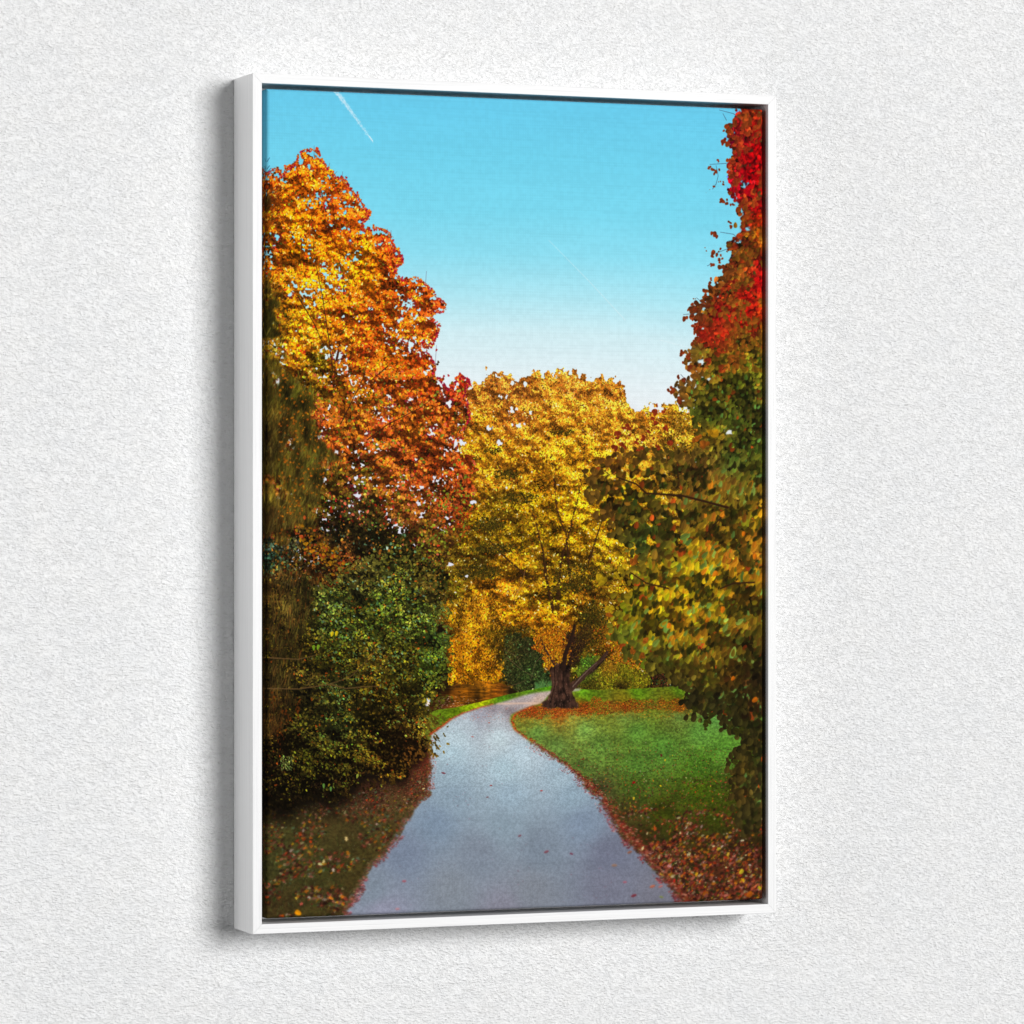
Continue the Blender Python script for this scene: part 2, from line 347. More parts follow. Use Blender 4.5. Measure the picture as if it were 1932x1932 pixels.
    gcol = field(gctl)
    gn = noise(5, 3, 2); gn2 = noise(60, 16, 3)
    gl_ = np.clip((1420-FY)/60, 0, 1)[..., None]*np.clip((FX-960)/60, 0, 1)[..., None]
    comp(ground, gcol*(.82+.42*gn[..., None])*(.9+.2*gn2[..., None]))
    blade = lambda fx, fy: (np.full(len(fx), 1.4), 2.2+np.clip((fy-1340)/340, 0, 1)*4)
    leaves(ground & (FY > 1296), 30000, blade, gctl, 'blade', (90, 40), .24, [((132, 168, 120), .05)], None, op=.6)
    leaves(ground & (FY > 1345) & (FY < 1460) & (FX > 960), 9000, (1.5, 3), [(1100, 1375, (136, 170, 82)), (1320, 1380, (116, 160, 70)), (1200, 1440, (98, 138, 52)), (1050, 1420, (110, 142, 66))], 'blade', (90, 40), .22, op=.5)
    # fallen leaves: denser towards the bottom
    lit = lambda fx, fy: (.9+np.clip((fy-1300)/400, 0, 1)*1.6, 1.7+np.clip((fy-1300)/400, 0, 1)*5.8)
    P1 = [((175, 95, 25), .07), ((160, 125, 30), .06), ((170, 155, 110), .04), ((130, 72, 60), .12), ((50, 24, 18), .24), ((160, 50, 22), .08), ((150, 130, 120), .02), ((44, 52, 20), .14)]
    band = rough(polymask([(968, 1350), (1000, 1333), (1025, 1331), (1060, 1340), (1090, 1332), (1120, 1318), (1200, 1322), (1310, 1320), (1310, 1338), (1200, 1341), (1120, 1347), (1040, 1352), (990, 1357)]), 6, 14)
    leaves(band, 3800, (.9, 2.2), [(1050, 1335, (165, 60, 22)), (1200, 1330, (120, 48, 16)), (1280, 1332, (130, 60, 16))], 'flat', (0, 20), .3, [((225, 120, 30), .1), ((60, 30, 15), .16)])
    bsc = rough(polymask([(965, 1345), (1000, 1330), (1310, 1312), (1310, 1350), (1120, 1360), (985, 1372)]), 6, 14)
    leaves(bsc, 900, (.9, 1.8), [(1050, 1335, (215, 120, 30))], 'flat', (0, 20), .3, op=.8)
    # rims beside the path
    for p, w_, n_ in (([(1290, 1705), (1254, 1662), (1203, 1606), (1161, 1560), (1127, 1505), (1092, 1470), (1042, 1430), (988, 1393), (966, 1377), (961, 1361), (968, 1348), (1002, 1333)], 1., 1),
                      ([(813, 1388), (838, 1370), (853, 1358), (875, 1347), (905, 1337), (933, 1330)], .5, 2)):
        p = np.array(p, float)
        for i in range(len(p)-1):
            n = int(np.hypot(*(p[i+1]-p[i]))*(7 if n_ == 2 else 4))
            for k in range(n):
                t = R.rand(); q = p[i]*(1-t)+p[i+1]*t
                sc = np.clip((q[1]-1330)/370, 0.03, 1)
                q = q+np.array([abs(R.randn()) * (3+26*sc)*(1 if n_ == 1 else -1)*.6+(2 if n_ == 1 else -1), R.randn()*(1+3*sc)])
                c = [(190, 75, 25), (165, 50, 25), (215, 110, 40), (110, 35, 22)][R.randint(4)] if q[1] < 1400 else [(135, 50, 35), (150, 60, 50), (90, 30, 25), (175, 120, 95), (120, 65, 30)][R.randint(5)]
                w = warp([q])[0]; put('flat', w[0], w[1], .9+3.6*sc+R.rand()*1.2, R.rand()*40-20, np.array(c)/255.*(.8+.4*R.rand()), .85)
    dens = [(1060, 1400, 1310, 1420, 130, (1., 1.6)), (1050, 1410, 1430, 1480, 850, None), (1110, 1470, 1440, 1560, 1100, None)]
    for x0, y0, x1, y1, n_, _ in dens:
        r_ = polymask([(x0, y0), (x1, y0), (x1+10, y1), (x0+60, y1)]) & ground
        leaves(r_, n_, lambda fx, fy: (.8+np.clip((fy-1380)/300, 0, 1)*1.2, 1.4+np.clip((fy-1380)/300, 0, 1)*3.8), [(1200, 1500, (125, 50, 35))], 'maple', (0, 180), .3, P1, op=.85)
    lr = polymask([(1150, 1540), (1220, 1525), (1300, 1530), (1445, 1520), (1445, 1745), (1290, 1745), (1254, 1662), (1203, 1606)])
    dn = (noise(70, 30, 3)*.6+(FY-1520)/190*.75)
    for th_, n_ in ((.35, 1000), (.55, 1900), (.85, 2600)):
        leaves(lr & (dn > th_) & (FX > 1150+(FY-1540)*1.02), n_, lit, [(1300, 1600, (100, 42, 28)), (1400, 1680, (112, 48, 34)), (1260, 1660, (116, 44, 38)), (1420, 1580, (82, 34, 22))], 'leaf', (-25, 45), .32, P1, op=.92)
    ll = polymask([(490, 1530), (600, 1515), (700, 1490), (800, 1440), (815, 1440), (806, 1498), (763, 1546), (736, 1590), (693, 1630), (666, 1690), (648, 1745), (490, 1745)])
    dn = noise(60, 30, 3)
    leaves(ll & (FY < 1540), 1900, lambda fx, fy: (.8+0*fx, 2.4+0*fx), [(700, 1500, (120, 62, 45)), (795, 1440, (150, 62, 42)), (560, 1540, (70, 55, 30))], 'flat', (0, 40), .35, [((190, 130, 95), .1), ((40, 25, 15), .25), ((90, 100, 60), .2)], op=.85)
    leaves(ll & (dn > .42), 1900, lit, [(560, 1600, (98, 38, 28)), (700, 1560, (98, 50, 36)), (560, 1700, (104, 36, 30))], 'leaf', (-10, 50), .32, P1+[((74, 92, 66), .1)], op=.8)
    leaves(ll, 3000, (2, 5), [(560, 1600, (70, 82, 36)), (700, 1560, (78, 84, 40))], 'blade', (85, 40), .3, op=.6)
    for x, y, s, c in ((651, 1584, 7, (225, 195, 130)), (583, 1590, 5, (205, 60, 20)), (654, 1611, 8, (165, 100, 25)), (712, 1617, 6, (220, 70, 25)), (560, 1724, 10, (235, 150, 15)), (608, 1627, 6, (215, 195, 130)), (626, 1643, 6, (205, 185, 165)),
                       (580, 1695, 5, (185, 175, 160)), (566, 1707, 6, (200, 90, 75)), (530, 1730, 6, (190, 80, 15)), (634, 1705, 4, (215, 140, 25)), (549, 1594, 5, (170, 130, 25)), (556, 1697, 5, (210, 180, 60)), (634, 1527, 3, (195, 150, 30)), (558, 1545, 4, (190, 165, 90)),
                       (1248, 1651, 8, (225, 185, 30)), (1315, 1650, 7, (210, 160, 30)), (1400, 1645, 9, (190, 170, 40)), (1403, 1661, 8, (210, 160, 25)), (1435, 1676, 8, (190, 175, 25)), (1415, 1688, 11, (165, 85, 20)), (1196, 1507, 5, (225, 190, 40)), (1247, 1483, 4, (225, 190, 30)), (1255, 1434, 4, (210, 180, 40)),
                       (1196, 1477, 6, (140, 20, 20)), (1248, 1425, 5, (95, 30, 30)), (1236, 1564, 7, (190, 75, 30)), (1375, 1612, 7, (205, 165, 55)), (1357, 1602, 7, (185, 165, 50)), (1300, 1612, 8, (185, 170, 125)), (1263, 1634, 7, (195, 130, 125)), (1198, 1523, 4, (205, 110, 40)), (1273, 1662, 6, (190, 40, 30)), (1199, 1655, 6, (190, 160, 60))):
        w = warp([(x, y)])[0]; put('maple' if s < 9 else 'round', w[0], w[1], s*.9, R.rand()*180, np.array(c)/255.)
    # ---------------- path
    pp = [(649, 1724), (652, 1716), (666, 1690), (681, 1663), (697, 1632), (723, 1611), (736, 1590), (751, 1573), (763, 1548), (773, 1534), (789, 1512), (809, 1500), (806, 1480), (812, 1440), (808, 1410), (812, 1388), (838, 1369), (853, 1357),
          (875, 1346), (905, 1336), (933, 1329), (963, 1320), (988, 1312), (1012, 1307), (1042, 1303), (1096, 1299), (1093, 1303), (1036, 1311), (1023, 1326), (1002, 1332), (980, 1341), (963, 1349), (961, 1361), (968, 1377), (988, 1392), (1013, 1410), (1042, 1428), (1072, 1448), (1092, 1468),
          (1108, 1484), (1127, 1504), (1149, 1533), (1161, 1558), (1178, 1583), (1203, 1604), (1229, 1631), (1254, 1660), (1275, 1682), (1292, 1710), (1292, 1750), (640, 1750)]
    pm0 = polymask(pp)
    a_ = rough(pm0, 3, 7); b_ = rough(pm0, 6, 12)
    pm = np.where(FY < 1400, pm0, np.where(FY < 1480, a_, b_))
    pm = blur(pm.astype(float), 2)
    pctl = [(1000, 1310, (180, 172, 182)), (960, 1325, (190, 178, 180)), (1010, 1322, (205, 178, 165)), (930, 1333, (150, 142, 155)), (900, 1345, (168, 170, 188)), (960, 1340, (140, 132, 142)), (940, 1355, (188, 198, 212)), (880, 1365, (188, 204, 220)), (860, 1390, (192, 214, 230)), (940, 1390, (200, 220, 234)), (850, 1420, (178, 204, 222)), (980, 1420, (190, 212, 230)),
            (850, 1460, (158, 182, 202)), (950, 1450, (176, 202, 220)), (1060, 1460, (168, 192, 212)), (850, 1500, (146, 168, 190)), (960, 1500, (158, 182, 204)), (1080, 1500, (150, 174, 196)), (820, 1550, (132, 152, 178)), (950, 1550, (144, 164, 184)), (1100, 1550, (132, 150, 176)),
            (760, 1610, (128, 142, 168)), (900, 1610, (132, 144, 164)), (1020, 1600, (128, 142, 162)), (1150, 1610, (118, 124, 148)), (700, 1680, (134, 148, 168)), (850, 1680, (136, 146, 162)), (1000, 1680, (134, 142, 158)), (1150, 1670, (124, 128, 150)), (1240, 1690, (122, 124, 142)), (720, 1720, (150, 154, 180)), (950, 1715, (140, 142, 162))]
    pc = field(pctl)*np.array([1.0, .985, .95])*(.92+.16*noise(2.2, 1.6, 1)[..., None])*(.985+.03*noise(160, 16, 3)[..., None])
    comp(pm, pc)
    s1 = (np.abs(FY-1327.5-(FX-1000)*-.012) < 1.6) & pm0 & (FX > 935) & (FX < 1022)
    comp(blur(s1.astype(float), 1)*.75, np.array([.93, .78, .68]))
    pe = pm0 & (FY > 1345)
    leaves(pe, 5200, (.8, 1.3), [(900, 1500, (95, 112, 135))], 'flat', (0, 10), .25, [((215, 228, 240), .4)], op=.28)
    leaves(pe & (noise(70, 24, 2) > .5), 150, (1.0, 2.4), [(900, 1500, (120, 62, 72))], 'flat', (0, 18), .25, op=.55)
    leaves(pm0 & (FY > 1336) & (FY < 1362), 130, (.8, 1.6), [(900, 1350, (170, 85, 60))], 'flat', (0, 18), .3, op=.7)
    rimg = blur(pm0.astype(float), 5); rimm = (rimg > .08) & (rimg < .9) & (FY > 1400)
    leaves(rimm & (FX < 900), 1500, lambda fx, fy: (1+0*fx, 2+np.clip((fy-1390)/300, 0, 1)*4), [(700, 1600, (84, 66, 44)), (800, 1450, (110, 60, 44))], 'flat', (0, 30), .3, [((70, 76, 40), .3), ((130, 60, 48), .2)], op=.7)
    leaves(rimm & (FX > 900), 1100, lambda fx, fy: (1+0*fx, 2+np.clip((fy-1390)/300, 0, 1)*4), [(1200, 1600, (112, 52, 40))], 'flat', (0, 30), .3, [((70, 76, 40), .2), ((60, 28, 22), .25)], op=.7)
    edge = pm0 & (FY > 1390) & ~rough(blur(pm0.astype(float), 12) > .93, 2, 20)
    leaves(edge & (noise(30, 14, 2) > .4), 1300, lambda fx, fy: (.9+0*fx, 1.6+np.clip((fy-1390)/300, 0, 1)*3.4), [(700, 1600, (120, 66, 66)), (1200, 1600, (128, 50, 52)), (820, 1430, (150, 70, 60))], 'flat', (0, 22), .3, [((190, 150, 130), .1)], op=.75)
    for x, y, s, c in ((925, 1483, 4, (150, 50, 45)), (1021, 1493, 4, (175, 50, 45)), (919, 1505, 4, (110, 60, 62)), (1118, 1506, 5, (110, 45, 50)), (761, 1664, 6, (170, 85, 95)), (748, 1717, 6, (185, 125, 130)), (1196, 1691, 8, (125, 40, 50)), (1231, 1673, 8, (190, 100, 70)), (1247, 1673, 7, (185, 110, 105)),
                       (1179, 1665, 6, (170, 95, 110)), (1159, 1634, 8, (150, 115, 95)), (1248, 1693, 6, (130, 140, 70)), (890, 1391, 4, (175, 100, 95)), (922, 1364, 3, (165, 70, 50)), (980, 1578, 5, (120, 55, 65)), (1188, 1609, 7, (150, 90, 65)), (1030, 1608, 7, (130, 65, 75)), (1078, 1612, 5, (110, 35, 55)), (835, 1460, 6, (120, 60, 70))):
        w = warp([(x, y)])[0]; put('flat', w[0], w[1], s*1.0, R.rand()*24-12, np.array(c)/255., .85)
    # ---------------- trunk
    tr = [(1022, 1230), (1032, 1259), (1038, 1271), (1041, 1294), (1038, 1308), (1028, 1321), (1020, 1332), (1037, 1339), (1050, 1335), (1065, 1338), (1078, 1336), (1090, 1337), (1089, 1326), (1082, 1314), (1079, 1300), (1095, 1287), (1127, 1260), (1148, 1236), (1143, 1229), (1127, 1248),
          (1105, 1268), (1088, 1281), (1075, 1289), (1075, 1264), (1080, 1240), (1086, 1200), (1062, 1200), (1060, 1236), (1036, 1240), (1026, 1222)]
    tm = rough(polymask(tr), 2, 8)
    tn = np.clip(.5*noise(6, 22, 3)+.5*noise(14, 14, 2), 0, 1)
    tcol = np.array([66, 44, 34.])/255*(.35+1.25*tn[..., None])
    tcol = tcol*(1-.45*np.clip((FX-1055)/30, 0, 1)*np.clip((1290-FY)/30, 0, 1))[..., None]
    comp(blur(tm.astype(float), 1), tcol)
    leaves(tm, 900, (1., 2.), [(1050, 1300, (70, 48, 40)), (1050, 1332, (98, 68, 62)), (1110, 1270, (80, 58, 46))], 'leaf', (90, 40), .3, [((135, 105, 90), .12), ((35, 22, 16), .3)], op=.6)
    line([(1045, 1250), (1047, 1290), (1040, 1320)], 2, 2, (30, 18, 14), .7); line([(1062, 1262), (1062, 1300), (1075, 1325)], 2.2, 2, (28, 18, 14), .7); line([(1052, 1290), (1055, 1325)], 1.5, 2, (34, 22, 18), .5)
    leaves(polymask([(1016, 1334), (1040, 1337), (1092, 1335), (1095, 1342), (1016, 1342)]), 160, (1, 2.2), [(1050, 1335, (150, 55, 22))], 'flat', (0, 20), .3)
    # leaves of the centre tree that hang before its trunk and over the water
    wp = rough(polymask([(835, 1165), (870, 1130), (930, 1120), (945, 1190), (950, 1240), (948, 1275), (930, 1290), (880, 1290), (842, 1288), (848, 1262), (835, 1240), (838, 1200)]), 7, 10)
    wctl = [c for c in cctl if c[0] < 960 and c[1] > 1090]+[(925, 1283, (235, 165, 20)), (900, 1240, (172, 105, 14)), (860, 1275, (205, 130, 16)), (915, 1200, (130, 98, 18)), (940, 1270, (190, 110, 16))]
    leaves(wp, 6500, (1.3, 3.2), wctl, 'leaf', (100, 60), .30, [((55, 35, 12), .16), ((235, 160, 40), .06)], noise(22, 30, 2), .5)
    hp = rough(polymask([(1010, 1190), (1080, 1180), (1085, 1215), (1072, 1235), (1068, 1256), (1050, 1250), (1040, 1262), (1028, 1258), (1020, 1235), (1005, 1222)]), 6, 9)
    leaves(hp, 1900, (1.5, 3.2), [(1040, 1200, (170, 98, 18)), (1050, 1240, (195, 120, 22)), (1020, 1230, (165, 80, 22)), (1070, 1220, (140, 75, 20))], 'leaf', (90, 70), .3, [((235, 170, 40), .12), ((50, 30, 12), .15)])
    rp = rough(polymask([(1100, 1180), (1230, 1180), (1235, 1262), (1205, 1262), (1160, 1250), (1140, 1240), (1110, 1238)]), 6, 9)
    leaves(rp, 2400, (1.4, 2.8), [(1150, 1210, (150, 92, 20)), (1180, 1235, (185, 95, 25)), (1210, 1225, (190, 125, 25)), (1120, 1220, (90, 66, 16))], 'leaf', (0, 180), .33, [((225, 80, 30), .07), ((45, 32, 12), .18)])

    calib(hp | rp, field(cctl), .6); calib(wp, field(wctl), .7)
    # the dark fork of the trunk showing beside the hanging leaves
    dkt = rough(polymask([(1064, 1195), (1088, 1190), (1110, 1170), (1118, 1200), (1100, 1225), (1088, 1250), (1078, 1262), (1072, 1250), (1078, 1225)]), 5, 9)
    leaves(dkt, 1300, (1.5, 3), [(1080, 1220, (42, 26, 18)), (1105, 1190, (56, 40, 16))], 'leaf', (90, 60), .3, [((120, 80, 20), .08)])
    line([(1078, 1300), (1092, 1285), (1108, 1268), (1124, 1254), (1136, 1243), (1146, 1230)], 12, 7, (70, 48, 38), 1., .8)
    line([(1080, 1296), (1094, 1280), (1110, 1264), (1126, 1250)], 2.5, 1.5, (128, 104, 90), .6, 1.2)
    line([(1052, 1262), (1040, 1245), (1028, 1225), (1020, 1205)], 8, 3, (58, 38, 28), .9, .8)
    line([(1062, 1262), (1066, 1235), (1078, 1205), (1084, 1180)], 12, 7, (44, 28, 20), .9, .8)
    leaves(hp & (FX < 1060), 420, (1.5, 3.2), [(1040, 1200, (175, 102, 18)), (1050, 1240, (195, 120, 22))], 'leaf', (90, 70), .3)
    # ---------------- the orange tree at the left
    org = [(480, 330), (505, 328), (517, 318), (528, 333), (533, 340), (537, 320), (552, 314), (559, 306), (562, 290), (575, 284), (597, 284), (600, 300), (604, 303), (612, 312), (622, 328), (633, 338), (645, 337), (655, 352), (664, 366), (674, 376), (684, 390), (692, 402), (688, 412),
           (678, 416), (681, 428), (672, 436), (690, 436), (708, 432), (722, 434), (734, 444), (738, 460), (742, 473), (752, 478), (757, 492), (745, 500), (742, 512), (750, 525), (765, 530), (782, 524), (800, 536), (812, 548), (818, 560), (838, 574), (836, 584), (815, 588), (806, 600),
           (826, 612), (818, 640), (806, 652), (790, 636), (800, 660), (818, 690), (812, 712), (828, 716), (842, 738), (855, 730), (868, 710), (884, 720), (872, 742), (880, 760), (884, 790), (868, 815), (866, 850), (890, 862), (898, 880), (884, 905), (896, 925), (888, 950), (862, 985), (855, 1010),
           (840, 1050), (815, 1110), (790, 1130), (700, 1120), (480, 1100)]
    om = rough(polymask(org), 11, 13) & not_hole
    omt = om & ~((noise(5, 5, 1) > .9) & (noise(40, 40, 2) > .70))
    octl = [(510, 345, (214, 98, 18)), (580, 300, (222, 108, 18)), (600, 340, (220, 118, 18)), (550, 360, (220, 120, 15)), (640, 380, (212, 96, 18)), (680, 400, (205, 100, 20)), (510, 400, (180, 100, 15)), (560, 420, (212, 120, 12)), (620, 420, (196, 92, 12)), (670, 430, (208, 106, 16)),
            (505, 460, (110, 60, 12)), (560, 470, (200, 120, 10)), (620, 470, (205, 115, 12)), (680, 480, (222, 140, 12)), (730, 450, (190, 70, 20)), (745, 500, (184, 74, 18)), (520, 510, (175, 95, 14)), (570, 520, (222, 140, 18)), (640, 510, (228, 150, 18)), (690, 530, (215, 135, 14)), (740, 540, (178, 82, 16)), (800, 560, (200, 92, 20)),
            (505, 560, (80, 62, 14)), (560, 560, (212, 135, 16)), (610, 560, (226, 145, 18)), (690, 560, (190, 98, 16)), (760, 560, (180, 80, 18)), (820, 580, (200, 80, 22)), (520, 610, (130, 92, 16)), (575, 605, (232, 165, 22)), (640, 600, (185, 95, 14)), (700, 600, (188, 92, 14)), (770, 610, (170, 92, 16)), (810, 640, (190, 90, 20)),
            (510, 660, (110, 82, 16)), (560, 650, (218, 140, 16)), (590, 640, (232, 150, 25)), (640, 640, (152, 88, 14)), (700, 660, (180, 76, 16)), (720, 680, (205, 118, 18)), (780, 690, (188, 84, 16)), (540, 700, (160, 100, 15)), (600, 680, (130, 110, 16)), (660, 700, (150, 74, 14)), (720, 720, (175, 80, 16)), (790, 730, (160, 72, 15)), (860, 740, (175, 55, 22)),
            (520, 740, (160, 80, 18)), (600, 740, (120, 82, 14)), (660, 740, (132, 78, 14)), (720, 760, (130, 72, 14)), (780, 770, (140, 66, 14)), (840, 780, (150, 76, 16)), (870, 790, (120, 66, 16)), (600, 790, (140, 62, 20)), (660, 800, (130, 70, 15)), (720, 800, (160, 72, 20)), (780, 810, (150, 80, 16)), (830, 830, (150, 70, 18)), (870, 870, (155, 68, 18)),
            (590, 850, (150, 62, 22)), (640, 850, (165, 78, 18)), (700, 840, (175, 88, 22)), (760, 850, (160, 74, 20)), (820, 880, (140, 62, 16)), (870, 920, (130, 55, 18)), (560, 870, (110, 72, 18)), (620, 900, (96, 66, 15)), (680, 900, (112, 78, 18)), (730, 900, (150, 78, 22)), (780, 920, (150, 70, 20)), (830, 940, (120, 56, 18)), (860, 970, (120, 52, 18)),
            (600, 950, (80, 58, 14)), (650, 960, (40, 32, 12)), (700, 950, (52, 42, 14)), (730, 940, (140, 82, 20)), (770, 970, (120, 62, 20)), (620, 1000, (32, 26, 12)), (700, 1000, (38, 34, 12)), (750, 1000, (60, 46, 14)), (800, 1000, (92, 60, 18)), (840, 1010, (110, 70, 20)),
            (580, 1000, (120, 75, 18)), (560, 1010, (70, 48, 15)), (600, 1040, (130, 82, 18)), (650, 1040, (110, 62, 20)), (700, 1050, (60, 46, 15)), (760, 1050, (52, 44, 16)), (810, 1060, (62, 56, 16)), (620, 1075, (140, 70, 24)), (660, 1070, (150, 80, 36)), (700, 1080, (62, 60, 24))]
    olum = np.clip(.65*clumps(30, 24)+.35*noise(80, 60, 2), 0, 1)
    octl = [(x, y, (c[0], c[1]*.95, c[2]) if y < 700 else (c[0]*1.04, c[1]*1.02, c[2]+2)) for x, y, c in octl]
    ob = field(octl)
    comp(omt, ob*.6*(.6+.8*noise(6, 6, 2)[..., None]))
    for p, a, b in (([(655, 1060), (652, 960), (640, 850), (625, 760), (630, 690), (650, 600), (645, 520), (618, 430), (600, 340), (590, 290)], 9, 1.2), ([(652, 930), (690, 830), (720, 740), (740, 640), (755, 560)], 6, 1.2), ([(700, 800), (740, 700), (790, 600)], 4, 1),
                    ([(625, 665), (645, 645), (660, 630), (690, 590), (720, 560)], 3, 1.5), ([(700, 716), (720, 700), (730, 693)], 4, 3), ([(640, 850), (600, 800), (560, 700), (540, 600)], 5, 1.4), ([(655, 930), (700, 910), (760, 905), (850, 780), (870, 740)], 4, 1),
                    ([(640, 1020), (645, 985), (650, 975)], 3.5, 2), ([(640, 1020), (655, 1015), (675, 1003)], 3, 2), ([(567, 490), (565, 430), (566, 400)], 2.5, 1)):
        line(p, a, b, (70, 35, 22), .9, .6)
    osz = lambda fx, fy: (1.7+0*fx, 3.8+np.clip((fy-300)/500, 0, 1)*1.4)
    leaves(omt, 13000, osz, octl, 'maple', (0, 180), .24, [((70, 36, 12), .12), ((150, 30, 30), .05)], olum, .75, warm=.1)
    leaves(omt, 20000, osz, octl, 'round', (0, 180), .25, [((170, 45, 20), .08), ((110, 105, 20), .06)], olum, .8, warm=.15)
    ohi = omt & (olum*.6+noise(10, 10, 2)*.4 > .53) & (FY < 720)
    obr = [(x, y, tuple(min(255, int(c*k)) for c, k in zip(col, (1.16, 1.22, 1.5)))) for x, y, col in octl]
    leaves(ohi, 5200, (1.6, 4.2), obr, 'leaf', (0, 180), .14, [((250, 205, 110), .12), ((245, 220, 30), .1)], olum, .3)
    leaves(omt & (FY > 700) & (olum > .5), 2600, (2.2, 5.2), obr, 'round', (0, 180), .16, [((210, 130, 50), .12), ((110, 125, 40), .14), ((190, 90, 60), .12)], olum, .3)
    leaves(omt & (olum < .42), 3000, (1.8, 4), [(x, y, tuple(int(c*.42) for c in col)) for x, y, col in octl], 'maple', (0, 180), .3, [((70, 90, 35), .08)], op=.85)
    octl2 = [(x, y, (c[0], c[1]*1.05, c[2]+4)) for x, y, c in octl]
    calib(omt, field(octl2), .9)
    for p in ([(625, 700), (618, 640), (606, 560), (590, 480), (585, 400)], [(640, 800), (680, 720), (705, 640)], [(560, 560), (590, 610), (620, 680)], [(690, 830), (730, 800), (790, 770), (830, 740)], [(655, 900), (720, 860), (790, 850)], [(730, 690), (700, 716), (672, 735)]):
        line(p, 2.6, 1., (62, 30, 20), .6, .8)
    # red-violet rim leaves against the sky and bare twigs
    er = (blur(polymask(org).astype(float), 5)); rim = (er > .12) & (er < .62) & not_hole & (FY < 840)
    leaves(rim, 1100, (1.8, 4.2), [(600, 300, (190, 60, 30)), (800, 560, (185, 50, 35)), (860, 730, (160, 25, 45)), (700, 430, (190, 60, 30))], 'maple', (0, 180), .2, [((150, 15, 50), .22), ((225, 120, 30), .25)])
    holerim = (blur(H.astype(float), 4) > .1) & ~H & om
    leaves(holerim, 900, (1.6, 3.6), [(600, 500, (150, 50, 35)), (700, 900, (90, 40, 35))], 'maple', (0, 180), .25, [((140, 25, 60), .25)], op=.85)
    for p in ([(590, 292), (590, 273)], [(616, 318), (620, 306)], [(643, 342), (644, 322)], [(626, 330), (634, 322)], [(660, 372), (664, 358)], [(705, 435), (704, 428)], [(735, 450), (736, 433)], [(801, 540), (803, 510)], [(867, 760), (878, 742)], [(819, 700), (822, 650)]):
        line(p, 1., .8, (110, 70, 90), .7)
    for x, y in ((817, 648), (812, 655), (822, 660), (845, 708), (866, 704), (872, 712), (884, 717), (824, 713), (836, 709), (553, 311), (547, 318), (689, 395), (692, 408), (672, 362), (651, 334), (641, 332)):
        w = warp([(x, y)])[0]; put('maple', w[0], w[1], 4, R.rand()*180, np.array([.66, .12, .16]))

    mix = rough(polymask([(800, 930), (890, 900), (895, 960), (870, 1010), (845, 1060), (820, 1090), (780, 1080), (790, 1000)]), 14, 18) & ~H
    leaves(mix, 900, (2.2, 5), [(860, 960, (150, 62, 20)), (820, 1040, (110, 88, 24))], 'round', (0, 180), .3, [((120, 130, 36), .2), ((60, 34, 16), .25)])
    # ---------------- conifer and dark shrubs at the left edge
    con = [(480, 330), (500, 320), (505, 400), (500, 470), (508, 540), (520, 600), (528, 680), (535, 700), (560, 720), (575, 740), (590, 780), (600, 830), (625, 845), (640, 870), (600, 900), (590, 960), (585, 1010), (560, 990), (540, 1000), (530, 1040), (520, 1010), (480, 1010)]
    cm = rough(polymask(con), 12, 16)
    cc = [(500, 480, (70, 45, 12)), (505, 600, (52, 48, 14)), (510, 700, (60, 50, 14)), (550, 740, (66, 62, 18)), (520, 800, (62, 48, 16)), (570, 800, (72, 60, 18)), (540, 870, (78, 66, 20)), (590, 880, (70, 62, 20)), (520, 930, (80, 64, 20)), (570, 950, (74, 62, 22)), (510, 980, (50, 36, 14)), (497, 850, (30, 22, 8))]
    pat = cm & (noise(30, 40, 3)+np.clip((FY-640)/300, -.35, .25) > .42)
    comp(blur(pat.astype(float), 2)*.92, field(cc)*(.6+.6*noise(4, 22, 2)[..., None]))
    cl = np.clip(.5*noise(26, 60, 3)+.5*clumps(44, 60), 0, 1)
    leaves(pat, 6500, (2.5, 7), cc, 'blade', (95, 35), .3, [((35, 28, 10), .2), ((150, 80, 20), .07)], cl, .8, op=.7)
    strand = rough(pat, 16, 14)
    leaves(strand, 3600, (6, 15), [(x, y, (c[0]*1.25, c[1]*1.28, c[2]*1.3)) for x, y, c in cc], 'blade', (105, 28), .28, [((120, 108, 48), .12), ((30, 24, 8), .22)], cl, .9, op=.55)
    leaves(pat & (FX > 520), 260, (2, 4), [(560, 800, (190, 100, 20))], 'round', (0, 180), .25, op=.8)
    for p in ([(484, 345), (497, 331)], [(490, 302), (500, 292)], [(492, 318), (506, 296)], [(492, 330), (506, 311)], [(492, 337), (508, 316)], [(492, 343), (506, 325)], [(492, 347), (502, 331)], [(490, 300), (498, 283)]):
        line(p, 1.4, 1., (30, 45, 85), .8)
    leaves(polymask([(490, 350), (530, 350), (520, 430), (490, 430)]), 260, (4, 9), [(500, 390, (85, 40, 12))], 'blade', (-40, 15), .3, op=.6)
    for p in ([(495, 1095), (520, 1080), (560, 1072)], [(495, 1060), (540, 870), (560, 830)], [(520, 830), (575, 900), (600, 960)]):
        line(p, 2, 1.2, (95, 80, 40), .4, 1)
    # dark band of undergrowth
    ug = rough(polymask([(480, 1000), (530, 1030), (570, 1000), (640, 985), (760, 1010), (800, 1050), (835, 1080), (835, 1130), (700, 1140), (480, 1140)]), 12, 16) & ~H
    uc = [(505, 1050, (35, 52, 38)), (530, 1040, (55, 60, 42)), (540, 1090, (60, 50, 24)), (590, 1040, (105, 66, 18)), (590, 1090, (105, 62, 24)), (640, 1010, (30, 26, 12)), (640, 1060, (100, 52, 22)), (660, 1090, (96, 58, 30)), (700, 1030, (34, 30, 12)), (740, 1060, (44, 42, 14)), (800, 1070, (56, 48, 16)), (720, 1110, (58, 74, 34)), (820, 1120, (58, 62, 22)), (600, 1120, (62, 50, 20))]
    comp(blur((ug & (noise(30, 30, 2) > .38)).astype(float), 2)*.8, field(uc)*.45)
